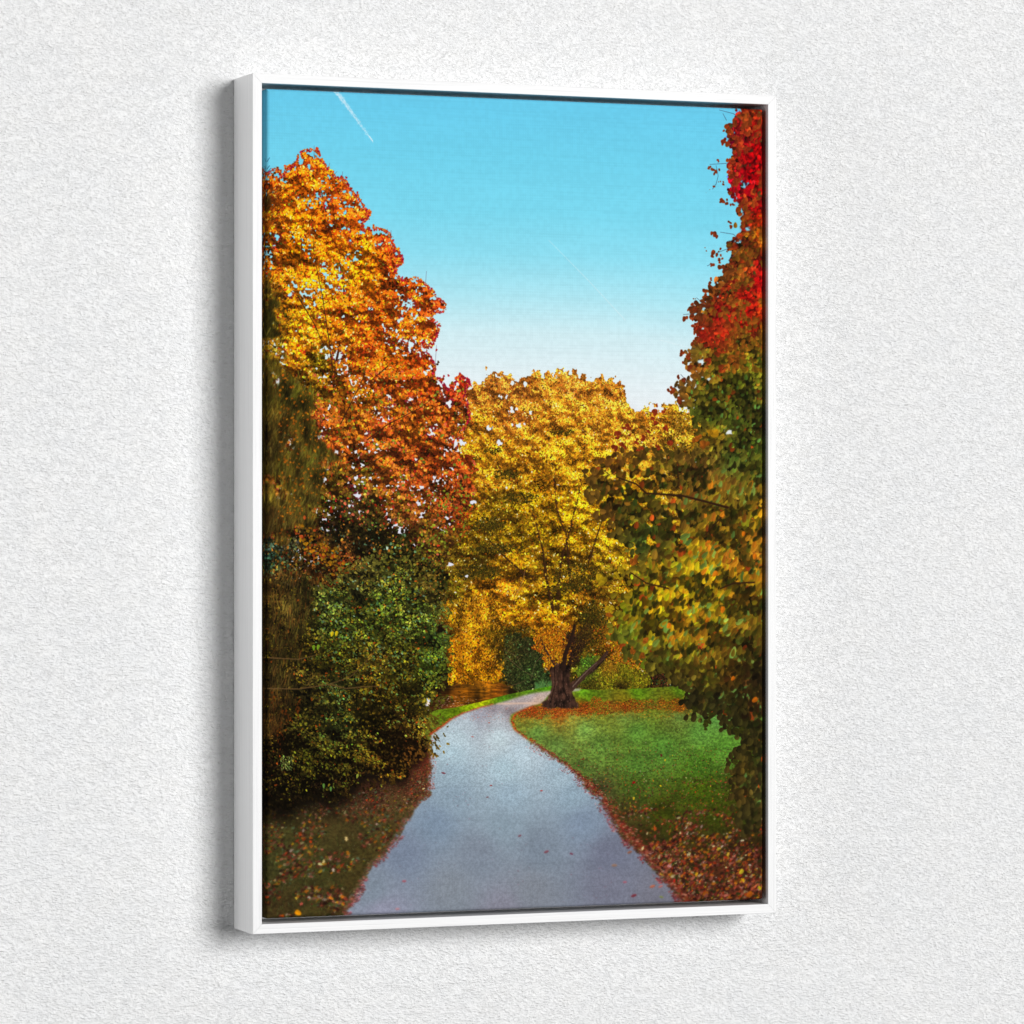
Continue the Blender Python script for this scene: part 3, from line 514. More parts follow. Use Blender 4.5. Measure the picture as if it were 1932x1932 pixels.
    leaves(ug, 4200, (2, 4.8), uc, 'round', (0, 180), .35, [((90, 120, 90), .05), ((190, 110, 40), .07), ((20, 15, 6), .2)], noise(24, 24, 2), .7)
    for k in range(170):
        t = R.rand(); q = warp([(560+110*t+R.randn()*7, 1010+75*t+R.randn()*12)])[0]
        put('round', q[0], q[1], 2.5+R.rand()*3, R.rand()*180, np.array([[190, 125, 20], [150, 110, 25], [170, 70, 30]][R.randint(3)])/255.*(.7+.5*R.rand()))
    calib(ug, field(uc), .8)
    # ---------------- green bush
    bush = [(480, 1110), (540, 1090), (600, 1110), (640, 1075), (700, 1062), (745, 1058), (770, 1050), (790, 1075), (812, 1100), (826, 1130), (832, 1180), (838, 1230), (834, 1268), (840, 1285), (826, 1310), (816, 1335), (822, 1362), (812, 1385), (816, 1410), (800, 1425), (770, 1440), (740, 1470), (700, 1478), (640, 1498), (590, 1510), (540, 1518), (480, 1535)]
    bm = rough(polymask(bush), 20, 34); bm = rough(bm, 8, 12)
    bc = [(510, 1140, (46, 38, 14)), (560, 1150, (50, 46, 18)), (620, 1140, (52, 64, 28)), (680, 1100, (74, 74, 34)), (720, 1140, (60, 76, 26)), (780, 1140, (64, 76, 30)), (810, 1110, (66, 60, 24)), (640, 1190, (52, 66, 24)), (700, 1190, (58, 70, 24)), (770, 1190, (62, 74, 26)), (815, 1200, (56, 76, 30)),
          (510, 1220, (42, 34, 12)), (570, 1230, (48, 44, 14)), (640, 1240, (56, 58, 16)), (700, 1240, (70, 62, 20)), (760, 1240, (62, 62, 18)), (815, 1260, (50, 66, 20)), (510, 1300, (38, 30, 12)), (570, 1300, (46, 42, 18)), (640, 1300, (44, 50, 20)), (700, 1300, (52, 46, 12)), (760, 1300, (52, 50, 14)), (810, 1310, (58, 62, 20)),
          (510, 1370, (34, 26, 10)), (570, 1360, (40, 40, 14)), (640, 1370, (42, 50, 20)), (700, 1360, (40, 36, 10)), (760, 1370, (42, 34, 12)), (805, 1380, (66, 60, 20)), (510, 1430, (18, 12, 5)), (580, 1430, (44, 44, 12)), (640, 1430, (38, 36, 10)), (700, 1430, (42, 36, 10)), (770, 1420, (66, 46, 18)), (540, 1490, (16, 12, 5)), (600, 1490, (14, 10, 5)), (680, 1475, (24, 16, 8)), (740, 1450, (56, 44, 14))]
    shade = blur(np.roll(bm, 16, 0).astype(float), 14)*np.clip((1160-FX)/100, 0, 1)*np.clip((FY-1380)/40, 0, 1)
    comp(np.clip(shade*1.1, 0, .85)*~pm0, np.array([.05, .035, .02]))
    comp(blur((bm & (blur(bm.astype(float), 6) > .75)).astype(float), 1), field(bc)*.5*(.5+noise(12, 12, 2)[..., None]))
    blum = np.clip(.6*clumps(36, 28)+.4*noise(90, 70, 2), 0, 1)
    bsz = lambda fx, fy: (1.8+0*fx, 4.4+0*fx)
    leaves(bm, 9000, bsz, bc, 'leaf', (20, 80), .32, [((16, 10, 4), .16), ((80, 70, 20), .1)], blum, .8)
    leaves(bm, 7500, bsz, [(x, y, tuple(int(c*1.25) for c in col)) for x, y, col in bc], 'leaf', (20, 70), .28, [((105, 100, 22), .10), ((120, 60, 18), .03)], blum, .9)
    tl = bm & (FX > 585+np.clip(1130-FY, 0, 90)) & (FY < 1260) & (blum > .36)
    leaves(tl, 620, (1.8, 4.0), [(700, 1150, (70, 102, 72))], 'leaf', (30, 50), .25, [((100, 136, 118), .10), ((66, 88, 30), .45)])
    leaves(bm & (FY > 1230) & (FX > 600) & (blum > .55), 500, (1.8, 4), [(700, 1300, (80, 125, 80)), (700, 1440, (110, 130, 40))], 'leaf', (40, 50), .25, op=.85)
    leaves(bm & (FY > 1380) & (blum < .5), 1300, (2.5, 5.5), [(600, 1450, (12, 8, 3))], 'leaf', (0, 180), .3, op=.85)
    leaves(rough(bm, 14, 12) & (FY > 1420) & (FY < 1500) & (FX < 720), 230, (2.2, 4.6), [(600, 1450, (72, 72, 18)), (520, 1440, (48, 46, 12))], 'leaf', (60, 60), .35)
    bc2 = [(x, y, (c[0]*1.13+2, c[1]*1.0+2, c[2]*.95)) for x, y, c in bc]
    calib(bm, field(bc2), .85)
    fringe(bush, bc2, (3, 5.5), .8, 12, lambda x, y: x > 590 and 1040 < y < 1430, 'leaf', (25, 60), 1.25)
    fringe(bush, bc2, (3, 5.5), .6, 9, lambda x, y: y > 1400, 'leaf', (70, 60), 1.3)
    # conifer sprays hanging before the bush
    hang = rough(polymask([(490, 1080), (575, 1080), (590, 1130), (570, 1200), (560, 1290), (530, 1380), (490, 1400)]), 16, 18)
    leaves(hang, 2600, (6, 14), [(500, 1100, (82, 58, 24)), (560, 1120, (74, 62, 26)), (520, 1250, (62, 52, 22)), (520, 1360, (60, 42, 18))], 'blade', (97, 20), .3, [((28, 22, 10), .25), ((110, 60, 22), .07)], cl, .8, op=.5)
    for p in ([(495, 1300), (560, 1301), (620, 1292), (660, 1277), (680, 1258), (700, 1235)], [(620, 1292), (650, 1300), (680, 1297), (720, 1295)], [(505, 1242), (560, 1245), (600, 1235)]):
        line(p, 3, 1.6, (105, 78, 45), .55, 1.4)
    for k in range(200):
        t = R.rand(); q = warp([(500+230*t+R.randn()*6, 1300-45*t*t+R.randn()*7)])[0]
        put('blade', q[0], q[1], 3+R.rand()*5, 40+R.rand()*80, np.array([88, 74, 34])/255.*(.6+.7*R.rand()), .5)
    for x, y in ((538, 1345), (530, 1370), (558, 1345), (560, 1335), (525, 1395), (512, 1325)):
        for k in range(14):
            q = warp([(x+R.randn()*2.5, y+R.randn()*11)])[0]; put('leaf', q[0], q[1], 2+R.rand()*2, 90, np.array([.52, .24, .06])*(.6+.5*R.rand()), .6)
    for x, y, s, c in ((624, 1197, 7, (215, 190, 30)), (632, 1196, 7, (210, 185, 28)), (589, 1223, 7, (115, 150, 35)), (598, 1222, 7, (120, 155, 35)), (694, 1217, 5, (170, 170, 40)), (607, 1192, 4, (130, 150, 60)), (688, 1308, 6, (115, 110, 20)), (672, 1466, 6, (150, 160, 60)), (622, 1490, 6, (95, 140, 65)), (608, 1484, 6, (95, 140, 60)), (690, 1382, 6, (130, 110, 25)), (674, 1252, 7, (120, 85, 20))):
        w = warp([(x, y)])[0]; put('leaf', w[0], w[1], s, 80+R.rand()*30, np.array(c)/255.)
    leaves(polymask([(527, 1428), (552, 1428), (548, 1455), (522, 1455)]), 120, (1.2, 3), [(535, 1440, (110, 120, 60))], 'leaf', (70, 40), .3)
    # the stretched picture darkens along the extreme left (deep conifer shade printed there)
    # ---------------- right foreground tree
    rt = [(1460, 190), (1405, 196), (1392, 206), (1388, 222), (1372, 234), (1380, 250), (1366, 262), (1378, 275), (1384, 292), (1368, 300), (1376, 320), (1374, 340), (1382, 362), (1392, 372), (1378, 382), (1402, 392), (1398, 412), (1396, 432), (1384, 446), (1366, 452), (1372, 470), (1378, 486), (1362, 496),
          (1378, 512), (1362, 528), (1346, 545), (1332, 560), (1330, 575), (1312, 582), (1316, 598), (1330, 606), (1316, 616), (1322, 634), (1312, 648), (1316, 664), (1298, 668), (1306, 684), (1300, 694), (1314, 706), (1298, 722), (1276, 732), (1288, 750), (1292, 764), (1316, 772), (1310, 792), (1328, 806),
          (1325, 835), (1306, 862), (1275, 852), (1248, 856), (1200, 856), (1160, 860), (1140, 872), (1118, 884), (1112, 905), (1122, 940), (1134, 962), (1150, 985), (1166, 1010), (1190, 1020), (1205, 1040), (1216, 1052), (1190, 1075), (1205, 1100), (1186, 1128), (1170, 1160), (1164, 1205), (1182, 1225), (1222, 1240), (1228, 1262),
          (1258, 1272), (1290, 1285), (1302, 1308), (1300, 1334), (1332, 1345), (1362, 1338), (1376, 1348), (1378, 1366), (1398, 1376), (1412, 1388), (1402, 1410), (1392, 1440), (1384, 1452), (1388, 1480), (1394, 1510), (1402, 1545), (1418, 1562), (1436, 1535), (1460, 1540)]
    rb = polymask(rt); rm = rough(rb, 12, 15) & not_hole
    gaps = np.zeros((TH, TW), bool)
    for x, y, rx, ry in ((1158, 900, 12, 6), (1180, 885, 8, 8), (1190, 900, 10, 7), (1258, 888, 12, 9), (1262, 905, 8, 5), (1212, 878, 7, 5), (1240, 872, 14, 5), (1160, 940, 11, 9), (1214, 952, 12, 9), (1232, 923, 10, 6), (1246, 930, 5, 6), (1140, 945, 5, 5), (1245, 975, 4, 6), (1225, 980, 4, 8), (1205, 965, 6, 4), (1282, 1025, 9, 9), (1285, 1062, 9, 9), (1270, 1050, 5, 8), (1258, 908, 4, 6), (1135, 1000, 8, 6), (1185, 1000, 5, 5),
                         (1305, 1215, 12, 8), (1325, 1222, 14, 10), (1430, 1345, 4, 5), (1438, 1355, 5, 8), (1422, 1420, 6, 8), (1410, 1400, 4, 8), (1432, 1400, 3, 9), (1416, 1378, 5, 4), (1290, 960, 5, 6), (1320, 965, 5, 5), (1298, 912, 6, 5), (1218, 1060, 8, 6), (1270, 1070, 6, 6), (1300, 1120, 3, 3), (1275, 1180, 3, 3), (1375, 815, 6, 6), (1408, 510, 3, 3)):
        q_ = ((FX-x)/rx)**2+((FY-y)/ry)**2
        gaps |= (q_+(hn-.5)*1.6 < 1) & (q_ < 1.8)
    gaps |= (noise(20, 16, 2) > .60) & (FX < 1290) & (FY > 850) & (FY < 1075) & (FX+(FY-960)*.2 < 1290)
    gaps |= (noise(12, 12, 2) > .84) & (FX < 1330) & (FY > 540) & (FY < 780)
    rm &= ~gaps
    # thin the twig tips
    er = blur(rb.astype(float), 7)
    rm &= ~((er < .8) & (noise(9, 9, 2) > .52) & (FY < 860))
    rm_in = rm & (er > .72)
    rc = [(1420, 215, (150, 66, 16)), (1400, 245, (140, 40, 20)), (1430, 240, (178, 22, 12)), (1385, 265, (140, 10, 40)), (1410, 290, (176, 8, 12)), (1435, 280, (168, 14, 10)), (1390, 300, (150, 60, 20)), (1420, 330, (178, 6, 10)), (1435, 350, (165, 30, 12)), (1390, 340, (165, 10, 32)), (1410, 370, (160, 8, 22)), (1430, 390, (178, 12, 16)), (1398, 380, (145, 40, 22)),
          (1410, 400, (140, 66, 18)), (1435, 405, (215, 60, 10)), (1400, 420, (160, 30, 18)), (1420, 440, (120, 84, 16)), (1438, 440, (222, 110, 15)), (1395, 460, (132, 62, 18)), (1425, 470, (110, 82, 16)), (1375, 500, (120, 62, 20)), (1410, 490, (125, 80, 18)), (1437, 495, (190, 20, 18)),
          (1360, 530, (118, 66, 18)), (1400, 530, (135, 76, 18)), (1430, 530, (185, 20, 16)), (1345, 560, (128, 68, 18)), (1380, 560, (150, 88, 20)), (1410, 560, (200, 30, 16)), (1437, 570, (205, 80, 20)), (1320, 590, (120, 60, 20)), (1360, 590, (176, 16, 22)), (1400, 590, (190, 14, 14)), (1435, 600, (175, 60, 12)), (1340, 615, (150, 60, 18)), (1370, 612, (205, 18, 14)), (1410, 615, (185, 40, 14)),
          (1330, 630, (170, 26, 14)), (1360, 635, (180, 50, 18)), (1400, 640, (120, 98, 20)), (1430, 640, (78, 62, 14)), (1320, 660, (108, 88, 24)), (1360, 670, (118, 96, 22)), (1400, 670, (112, 104, 20)), (1430, 680, (90, 88, 20)), (1310, 700, (120, 72, 20)), (1350, 710, (112, 88, 22)), (1390, 710, (104, 98, 22)), (1430, 710, (98, 92, 20)),
          (1290, 750, (110, 72, 22)), (1330, 750, (84, 78, 20)), (1370, 740, (66, 60, 14)), (1410, 750, (54, 50, 14)), (1430, 760, (70, 68, 18)), (1310, 780, (72, 78, 18)), (1350, 790, (60, 62, 16)), (1390, 790, (52, 58, 16)), (1430, 800, (46, 46, 12)), (1345, 820, (130, 100, 22)), (1390, 840, (66, 74, 18)), (1430, 850, (52, 60, 16)),
          (1150, 880, (92, 62, 16)), (1200, 870, (96, 70, 16)), (1250, 880, (92, 74, 18)), (1300, 880, (96, 72, 22)), (1340, 880, (108, 82, 26)), (1380, 870, (72, 84, 26)), (1430, 880, (78, 82, 20)), (1130, 920, (92, 70, 18)), (1180, 930, (84, 66, 14)), (1240, 940, (88, 74, 18)), (1300, 930, (84, 68, 18)), (1350, 920, (112, 90, 20)), (1400, 930, (92, 84, 22)), (1432, 940, (118, 92, 20)),
          (1140, 970, (84, 62, 16)), (1200, 970, (72, 66, 16)), (1250, 980, (76, 70, 18)), (1310, 970, (80, 66, 18)), (1360, 980, (112, 94, 18)), (1410, 985, (96, 92, 18)), (1436, 980, (150, 112, 18)), (1230, 1010, (66, 74, 22)), (1270, 1000, (74, 60, 18)), (1330, 1005, (125, 98, 20)), (1380, 1010, (118, 92, 20)), (1430, 1010, (135, 98, 20)), (1210, 1030, (62, 74, 22)), (1250, 1035, (78, 70, 18)), (1310, 1030, (128, 108, 18)), (1350, 1040, (130, 104, 20)), (1390, 1050, (140, 105, 25)), (1425, 1050, (128, 92, 22)),
          (1210, 1080, (118, 104, 20)), (1250, 1080, (128, 104, 20)), (1300, 1080, (138, 122, 18)), (1350, 1075, (148, 124, 16)), (1400, 1075, (156, 116, 20)), (1432, 1080, (130, 98, 18)), (1205, 1120, (132, 118, 16)), (1250, 1115, (142, 122, 16)), (1300, 1120, (148, 128, 18)), (1350, 1120, (126, 112, 18)), (1400, 1110, (82, 66, 14)), (1435, 1120, (86, 68, 14)),
          (1190, 1160, (112, 112, 18)), (1230, 1155, (140, 120, 16)), (1280, 1160, (146, 122, 18)), (1340, 1160, (122, 106, 18)), (1390, 1160, (96, 86, 18)), (1430, 1160, (96, 88, 18)), (1180, 1200, (84, 92, 20)), (1230, 1195, (112, 98, 16)), (1270, 1200, (132, 108, 18)), (1320, 1200, (120, 92, 18)), (1370, 1200, (100, 84, 16)), (1420, 1200, (72, 62, 16)),
          (1200, 1220, (78, 82, 20)), (1250, 1235, (72, 72, 18)), (1290, 1250, (92, 86, 18)), (1340, 1240, (98, 86, 18)), (1380, 1240, (72, 62, 14)), (1430, 1240, (48, 42, 12)), (1290, 1280, (72, 64, 18)), (1340, 1280, (86, 80, 18)), (1380, 1280, (82, 60, 16)), (1430, 1280, (42, 34, 12)), (1310, 1320, (36, 34, 10)), (1350, 1320, (50, 50, 16)), (1390, 1330, (46, 44, 12)), (1430, 1330, (56, 42, 14)),
          (1400, 1370, (46, 46, 12)), (1430, 1370, (48, 44, 14)), (1410, 1410, (56, 52, 14)), (1435, 1430, (52, 50, 16)), (1410, 1450, (62, 52, 12)), (1430, 1470, (66, 62, 22)), (1405, 1500, (70, 58, 16)), (1435, 1500, (62, 60, 22)), (1415, 1540, (56, 52, 16))]
    rlum = np.clip(.7*clumps(46, 40)+.3*noise(90, 90, 2), 0, 1)
    comp(blur(rm_in.astype(float), 1), field(rc)*.50*(.5+noise(12, 12, 2)[..., None]))
    for p, a, b in (([(1165, 900), (1200, 912), (1220, 930), (1255, 932), (1290, 935), (1330, 945), (1370, 955), (1440, 975)], 3, 7), ([(1150, 895), (1130, 880)], 2, 1), ([(1278, 880), (1282, 905), (1280, 920)], 2.5, 2), ([(1190, 1080), (1220, 1100), (1260, 1110), (1310, 1090), (1370, 1090), (1440, 1080)], 2.5, 5),
                    ([(1360, 1110), (1385, 1100), (1440, 1090)], 3, 4), ([(1370, 1170), (1440, 1140)], 2, 4), ([(1200, 1060), (1225, 1075)], 2, 1.5), ([(1330, 1000), (1380, 950)], 2, 3), ([(1300, 1290), (1350, 1230), (1440, 1190)], 2, 4), ([(1395, 1560), (1420, 1450), (1445, 1300)], 2, 5), ([(1300, 1270), (1330, 1250)], 2, 3)):
        line(p, a, b, (46, 26, 16), .9, .8)
    rsz = lambda fx, fy: (4.2+np.clip((fy-820)/230, 0, 1)*2.2, 8.2+np.clip((fy-820)/230, 0, 1)*5.5)
    rdk = [(x, y, tuple(int(c*.62) for c in col)) for x, y, col in rc]
    leaves(rm, 5000, rsz, rdk, 'round', (-50, 70), .30, [((30, 26, 8), .18)], rlum, .5)
    leaves(rm, 4600, rsz, rc, 'round', (-55, 50), .26, [((140, 62, 18), .05), ((60, 74, 22), .06)], rlum, .5, warm=.0)
    rbr = [(x, y, tuple(min(255, int(c*k)) for c, k in zip(col, (1.22, 1.26, 1.25)))) for x, y, col in rc]
    leaves(rm_in & (rlum > .46) & (FY > 640) & ~((FX < 1290) & (FY < 1060)), 1300, rsz, rbr, 'leaf', (-55, 40), .17, [((92, 132, 50), .09)], rlum, .35)
    leaves(rm_in & (FY > 860) & (FY < 1250) & (rlum > .5) & ~((FX < 1290) & (FY < 1060)), 420, (8, 14), [(x, y, tuple(min(255, int(c*1.28)) for c in col)) for x, y, col in rc if y > 850], 'leaf', (-60, 30), .15, [((200, 130, 25), .06), ((110, 140, 50), .12)])
    leaves(rm_in & (FY > 860) & (FY < 1260) & (rlum < .46), 560, (5, 11), [(1300, 1100, (52, 50, 12))], 'leaf', (-60, 40), .3, op=.85)
    leaves(rm_in & (FY < 640), 1300, (3, 8), [(x, y, (min(255, c[0]*1.05), c[1]*.7, c[2])) for x, y, c in rc], 'soft', (-45, 60), .15, [((220, 60, 15), .03), ((70, 8, 10), .22)], op=.8)
    leaves(rm & (FY < 640) & (noise(26, 26, 2) > .55), 620, (4, 8), [(1400, 300, (128, 70, 18)), (1360, 600, (124, 84, 20))], 'round', (-50, 60), .2)
    leaves(rm & (FY > 600) & (FY < 700) & (noise(22, 22, 2) > .5), 300, (4, 8), [(1320, 640, (150, 40, 18)), (1430, 650, (120, 80, 18))], 'round', (-50, 60), .2)
    leaves(rm_in & (FY > 1250), 420, (6, 12), [(x, y, tuple(int(c*.7) for c in col)) for x, y, col in rc if y > 1200], 'round', (-60, 60), .25, op=.8)
    rc2 = [(x, y, (c[0]*(.86 if y < 640 else .96), c[1]*(.9 if y < 640 else .98 if y < 860 else .9), c[2]+4)) for x, y, c in rc]
    calib(rm, field(rc2), .8)
    fringe(rt, rc2, (5, 9), .55, 5, lambda x, y: 500 < y < 860 and x < 1420, k=1.0)
    fringe(rt, rc2, (6, 11), .28, 9, lambda x, y: 860 <= y < 1230 and x < 1420, ang=(-55, 60), k=1.05)
    fringe(rt, rc2, (6, 11), .35, 10, lambda x, y: y >= 1230 and x < 1436, ang=(-70, 50), k=.95)
    fringe([(1385, 1350), (1412, 1392), (1405, 1440), (1400, 1500), (1415, 1560)], rc2, (6, 10), .3, 12, lambda x, y: x < 1438, ang=(-80, 40), k=1.1)
    for p, a, b in (([(1165, 900), (1200, 912), (1220, 930), (1255, 932), (1290, 935), (1330, 945), (1375, 957)], 3, 5.5), ([(1278, 880), (1282, 905), (1280, 920)], 2.5, 2), ([(1190, 1080), (1220, 1100), (1262, 1110)], 2.5, 3.5), ([(1360, 1110), (1385, 1100), (1425, 1098)], 3, 3.5), ([(1330, 1010), (1362, 975)], 2, 3)):
        line(p, a, b, (50, 28, 16), .8, .8)
    # loose sprays at the tips: leaf clusters on thin twigs
    tips = [(1388, 232, 6, 0), (1377, 246, 4, 0), (1366, 264, 6, 1), (1355, 300, 3, 1), (1345, 318, 4, 0), (1341, 313, 3, 0), (1352, 322, 4, 0), (1360, 340, 2, 0), (1366, 346, 3, 0), (1348, 350, 3, 0), (1340, 356, 1, 0), (1365, 378, 5, 0), (1372, 382, 4, 0), (1384, 384, 3, 0), (1350, 440, 6, 0), (1380, 426, 4, 0), (1346, 475, 6, 0), (1334, 472, 2, 0), (1360, 468, 3, 0),
            (1375, 470, 3, 0), (1358, 488, 4, 0), (1346, 498, 4, 0), (1366, 502, 5, 0), (1342, 524, 3, 0), (1340, 532, 4, 0), (1330, 547, 5, 0), (1309, 562, 2, 0), (1312, 582, 6, 0), (1299, 583, 3, 0), (1292, 600, 5, 0), (1306, 594, 5, 0), (1316, 625, 4, 0), (1308, 647, 4, 0), (1288, 664, 5, 0), (1299, 672, 5, 0), (1289, 683, 3, 0), (1302, 692, 5, 0), (1280, 708, 3, 0), (1291, 716, 5, 0), (1270, 737, 6, 0), (1283, 755, 6, 0), (1240, 765, 3, 1),
            (1236, 777, 7, 1), (1252, 776, 4, 1), (1238, 798, 5, 1), (1256, 806, 5, 1), (1184, 802, 5, 1), (1188, 808, 4, 1), (1168, 817, 6, 1), (1166, 825, 4, 1), (1224, 813, 4, 1), (1188, 820, 3, 1), (1213, 828, 5, 1), (1175, 838, 5, 1), (1162, 845, 6, 1), (1200, 834, 4, 1), (1221, 847, 5, 2), (1245, 850, 5, 2), (1265, 835, 6, 1), (1268, 858, 6, 2), (1242, 842, 4, 1), (1210, 845, 4, 1),
            (1315, 828, 7, 3), (1328, 838, 8, 3), (1349, 818, 9, 4), (1340, 815, 6, 4), (1136, 1098, 9, 5), (1130, 1090, 8, 5), (1172, 1075, 8, 5), (1163, 1085, 7, 5), (1146, 1150, 7, 5), (1154, 1148, 6, 5), (1147, 1160, 5, 3), (1196, 1060, 8, 3), (1218, 1210, 6, 3), (1193, 1230, 5, 3), (1212, 1236, 6, 3),
            (1343, 1350, 7, 6), (1334, 1362, 6, 6), (1333, 1368, 5, 6), (1324, 1358, 3, 6), (1392, 1380, 7, 6), (1378, 1374, 5, 6), (1402, 1375, 5, 6), (1387, 1438, 6, 6), (1312, 1340, 6, 6), (1372, 1340, 6, 6)]
    pal = [(128, 52, 22), (135, 48, 22), (78, 66, 20), (150, 80, 22), (175, 125, 22), (165, 135, 22), (50, 50, 14)]
    for x, y, s, c in tips:
        for k in range(2 if s < 4 else 4):
            w = warp([(x+R.randn()*2.6*k**.6, y+R.randn()*2.6*k**.6)])[0]; put('round', w[0], w[1], s*(1.35 if k == 0 else .95), R.rand()*180, np.array(pal[c])/255.*(.8+.35*R.rand()))
    for p in ([(1352, 310), (1356, 330), (1352, 345), (1345, 355)], [(1340, 308), (1372, 306)], [(1360, 436), (1385, 440), (1400, 455)], [(1352, 476), (1380, 465)], [(1345, 495), (1335, 500)], [(1315, 560), (1332, 575)], [(1290, 592), (1312, 590)], [(1292, 662), (1312, 656)], [(1285, 705), (1300, 722)], [(1270, 730), (1290, 728)], [(1358, 205), (1385, 212), (1400, 225)], [(1365, 212), (1372, 225)], [(1395, 470), (1375, 490)]):
        line(p, 1., 1.2, (60, 60, 80), .75)
    # orange lights at the right margin
    for x, y, s in ((1436, 405, 5), (1432, 433, 6), (1437, 462, 5), (1436, 575, 6), (1438, 615, 6), (1404, 1006, 7), (1338, 1022, 6), (1302, 1042, 7), (1335, 1170, 7), (1262, 1180, 8), (1350, 1082, 9), (1425, 1050, 8), (1384, 1280, 7), (1425, 1320, 9), (1364, 1150, 9)):
        w = warp([(x, y)])[0]; put('round', w[0], w[1], s, 100+R.rand()*60, np.array([.82, .42, .07])*(.85+.3*R.rand()), .85)
    # red spot in the hedge
    leaves(polymask([(1318, 1212), (1330, 1212), (1330, 1224), (1318, 1224)]), 40, (1.2, 2.4), [(1325, 1218, (235, 70, 40))], 'leaf', (0, 180), .2)
    # the far and near ground and the near boughs lie outside the lens's focus
    soft = np.clip((FY-1480)/60, 0, 1)*.6
    soft = np.maximum(soft, blur((rb & ((FY > 560) | (FX > 1395))).astype(float), 6)*.3)
    soft = np.maximum(soft, blur(cm.astype(float), 8)*.35)[..., None]
    b2 = blur(img, 2)
    img[:] = img*(1-soft)+b2*soft
    # ---------------- printing: a little softness, weave of the cloth
    g = blur(img, 1)
    out = img*.88+g*.12
    out = out+(img-g)*.12
    lum_ = out.mean(-1, keepdims=True)
    out = lum_+(out-lum_)*1.04
    weave = .5+.5*np.sin(XX*math.pi/1.5)*np.sin(YY*math.pi/1.5)
    slub = noise(150, 2.2, 1)
    out = out*(1-.035*(weave*noise(9, 9, 1))[..., None])*(1-.05*np.clip(slub-.72, 0, 1)[..., None]*1.1)
    return np.clip(out, 0, 1)

# ---------------------------------------------------------------- the scene
sc = bpy.context.scene
col = sc.collection
Z0 = 1.5                       # height of the picture's middle
W, H, D = 0.63404, 0.945, 0.06918
BAR, GAP, REC = 0.0107, 0.0053, 0.0035

def material(name):
    m = bpy.data.materials.new(name); m.use_nodes = True
    nt = m.node_tree; nt.nodes.clear()
    out = nt.nodes.new('ShaderNodeOutputMaterial'); b = nt.nodes.new('ShaderNodeBsdfPrincipled')
    nt.links.new(b.outputs[0], out.inputs[0])
    return m, nt, b
def node(nt, t, **kw):
    n = nt.nodes.new(t)
    for k, v in kw.items():
        if k in n.inputs: n.inputs[k].default_value = v
        else: setattr(n, k, v)
    return n
def mapping(nt, src, scale, rot=(0, 0, 0)):
    mp = node(nt, 'ShaderNodeMapping'); mp.inputs['Scale'].default_value = scale; mp.inputs['Rotation'].default_value = rot
    nt.links.new(src, mp.inputs['Vector']); return mp.outputs[0]
def math_n(nt, op, a, b):
    n = nt.nodes.new('ShaderNodeMath'); n.operation = op
    for i, v in enumerate((a, b)):
        if isinstance(v, (int, float)): n.inputs[i].default_value = v
        else: nt.links.new(v, n.inputs[i])
    return n.outputs[0]
def ramp(nt, src, stops):
    n = nt.nodes.new('ShaderNodeValToRGB'); nt.links.new(src, n.inputs[0])
    e = n.color_ramp.elements
    while len(e) < len(stops): e.new(.5)
    for k, (p, c) in zip(e, stops): k.position = p; k.color = (*c, 1)
    return n.outputs[0]

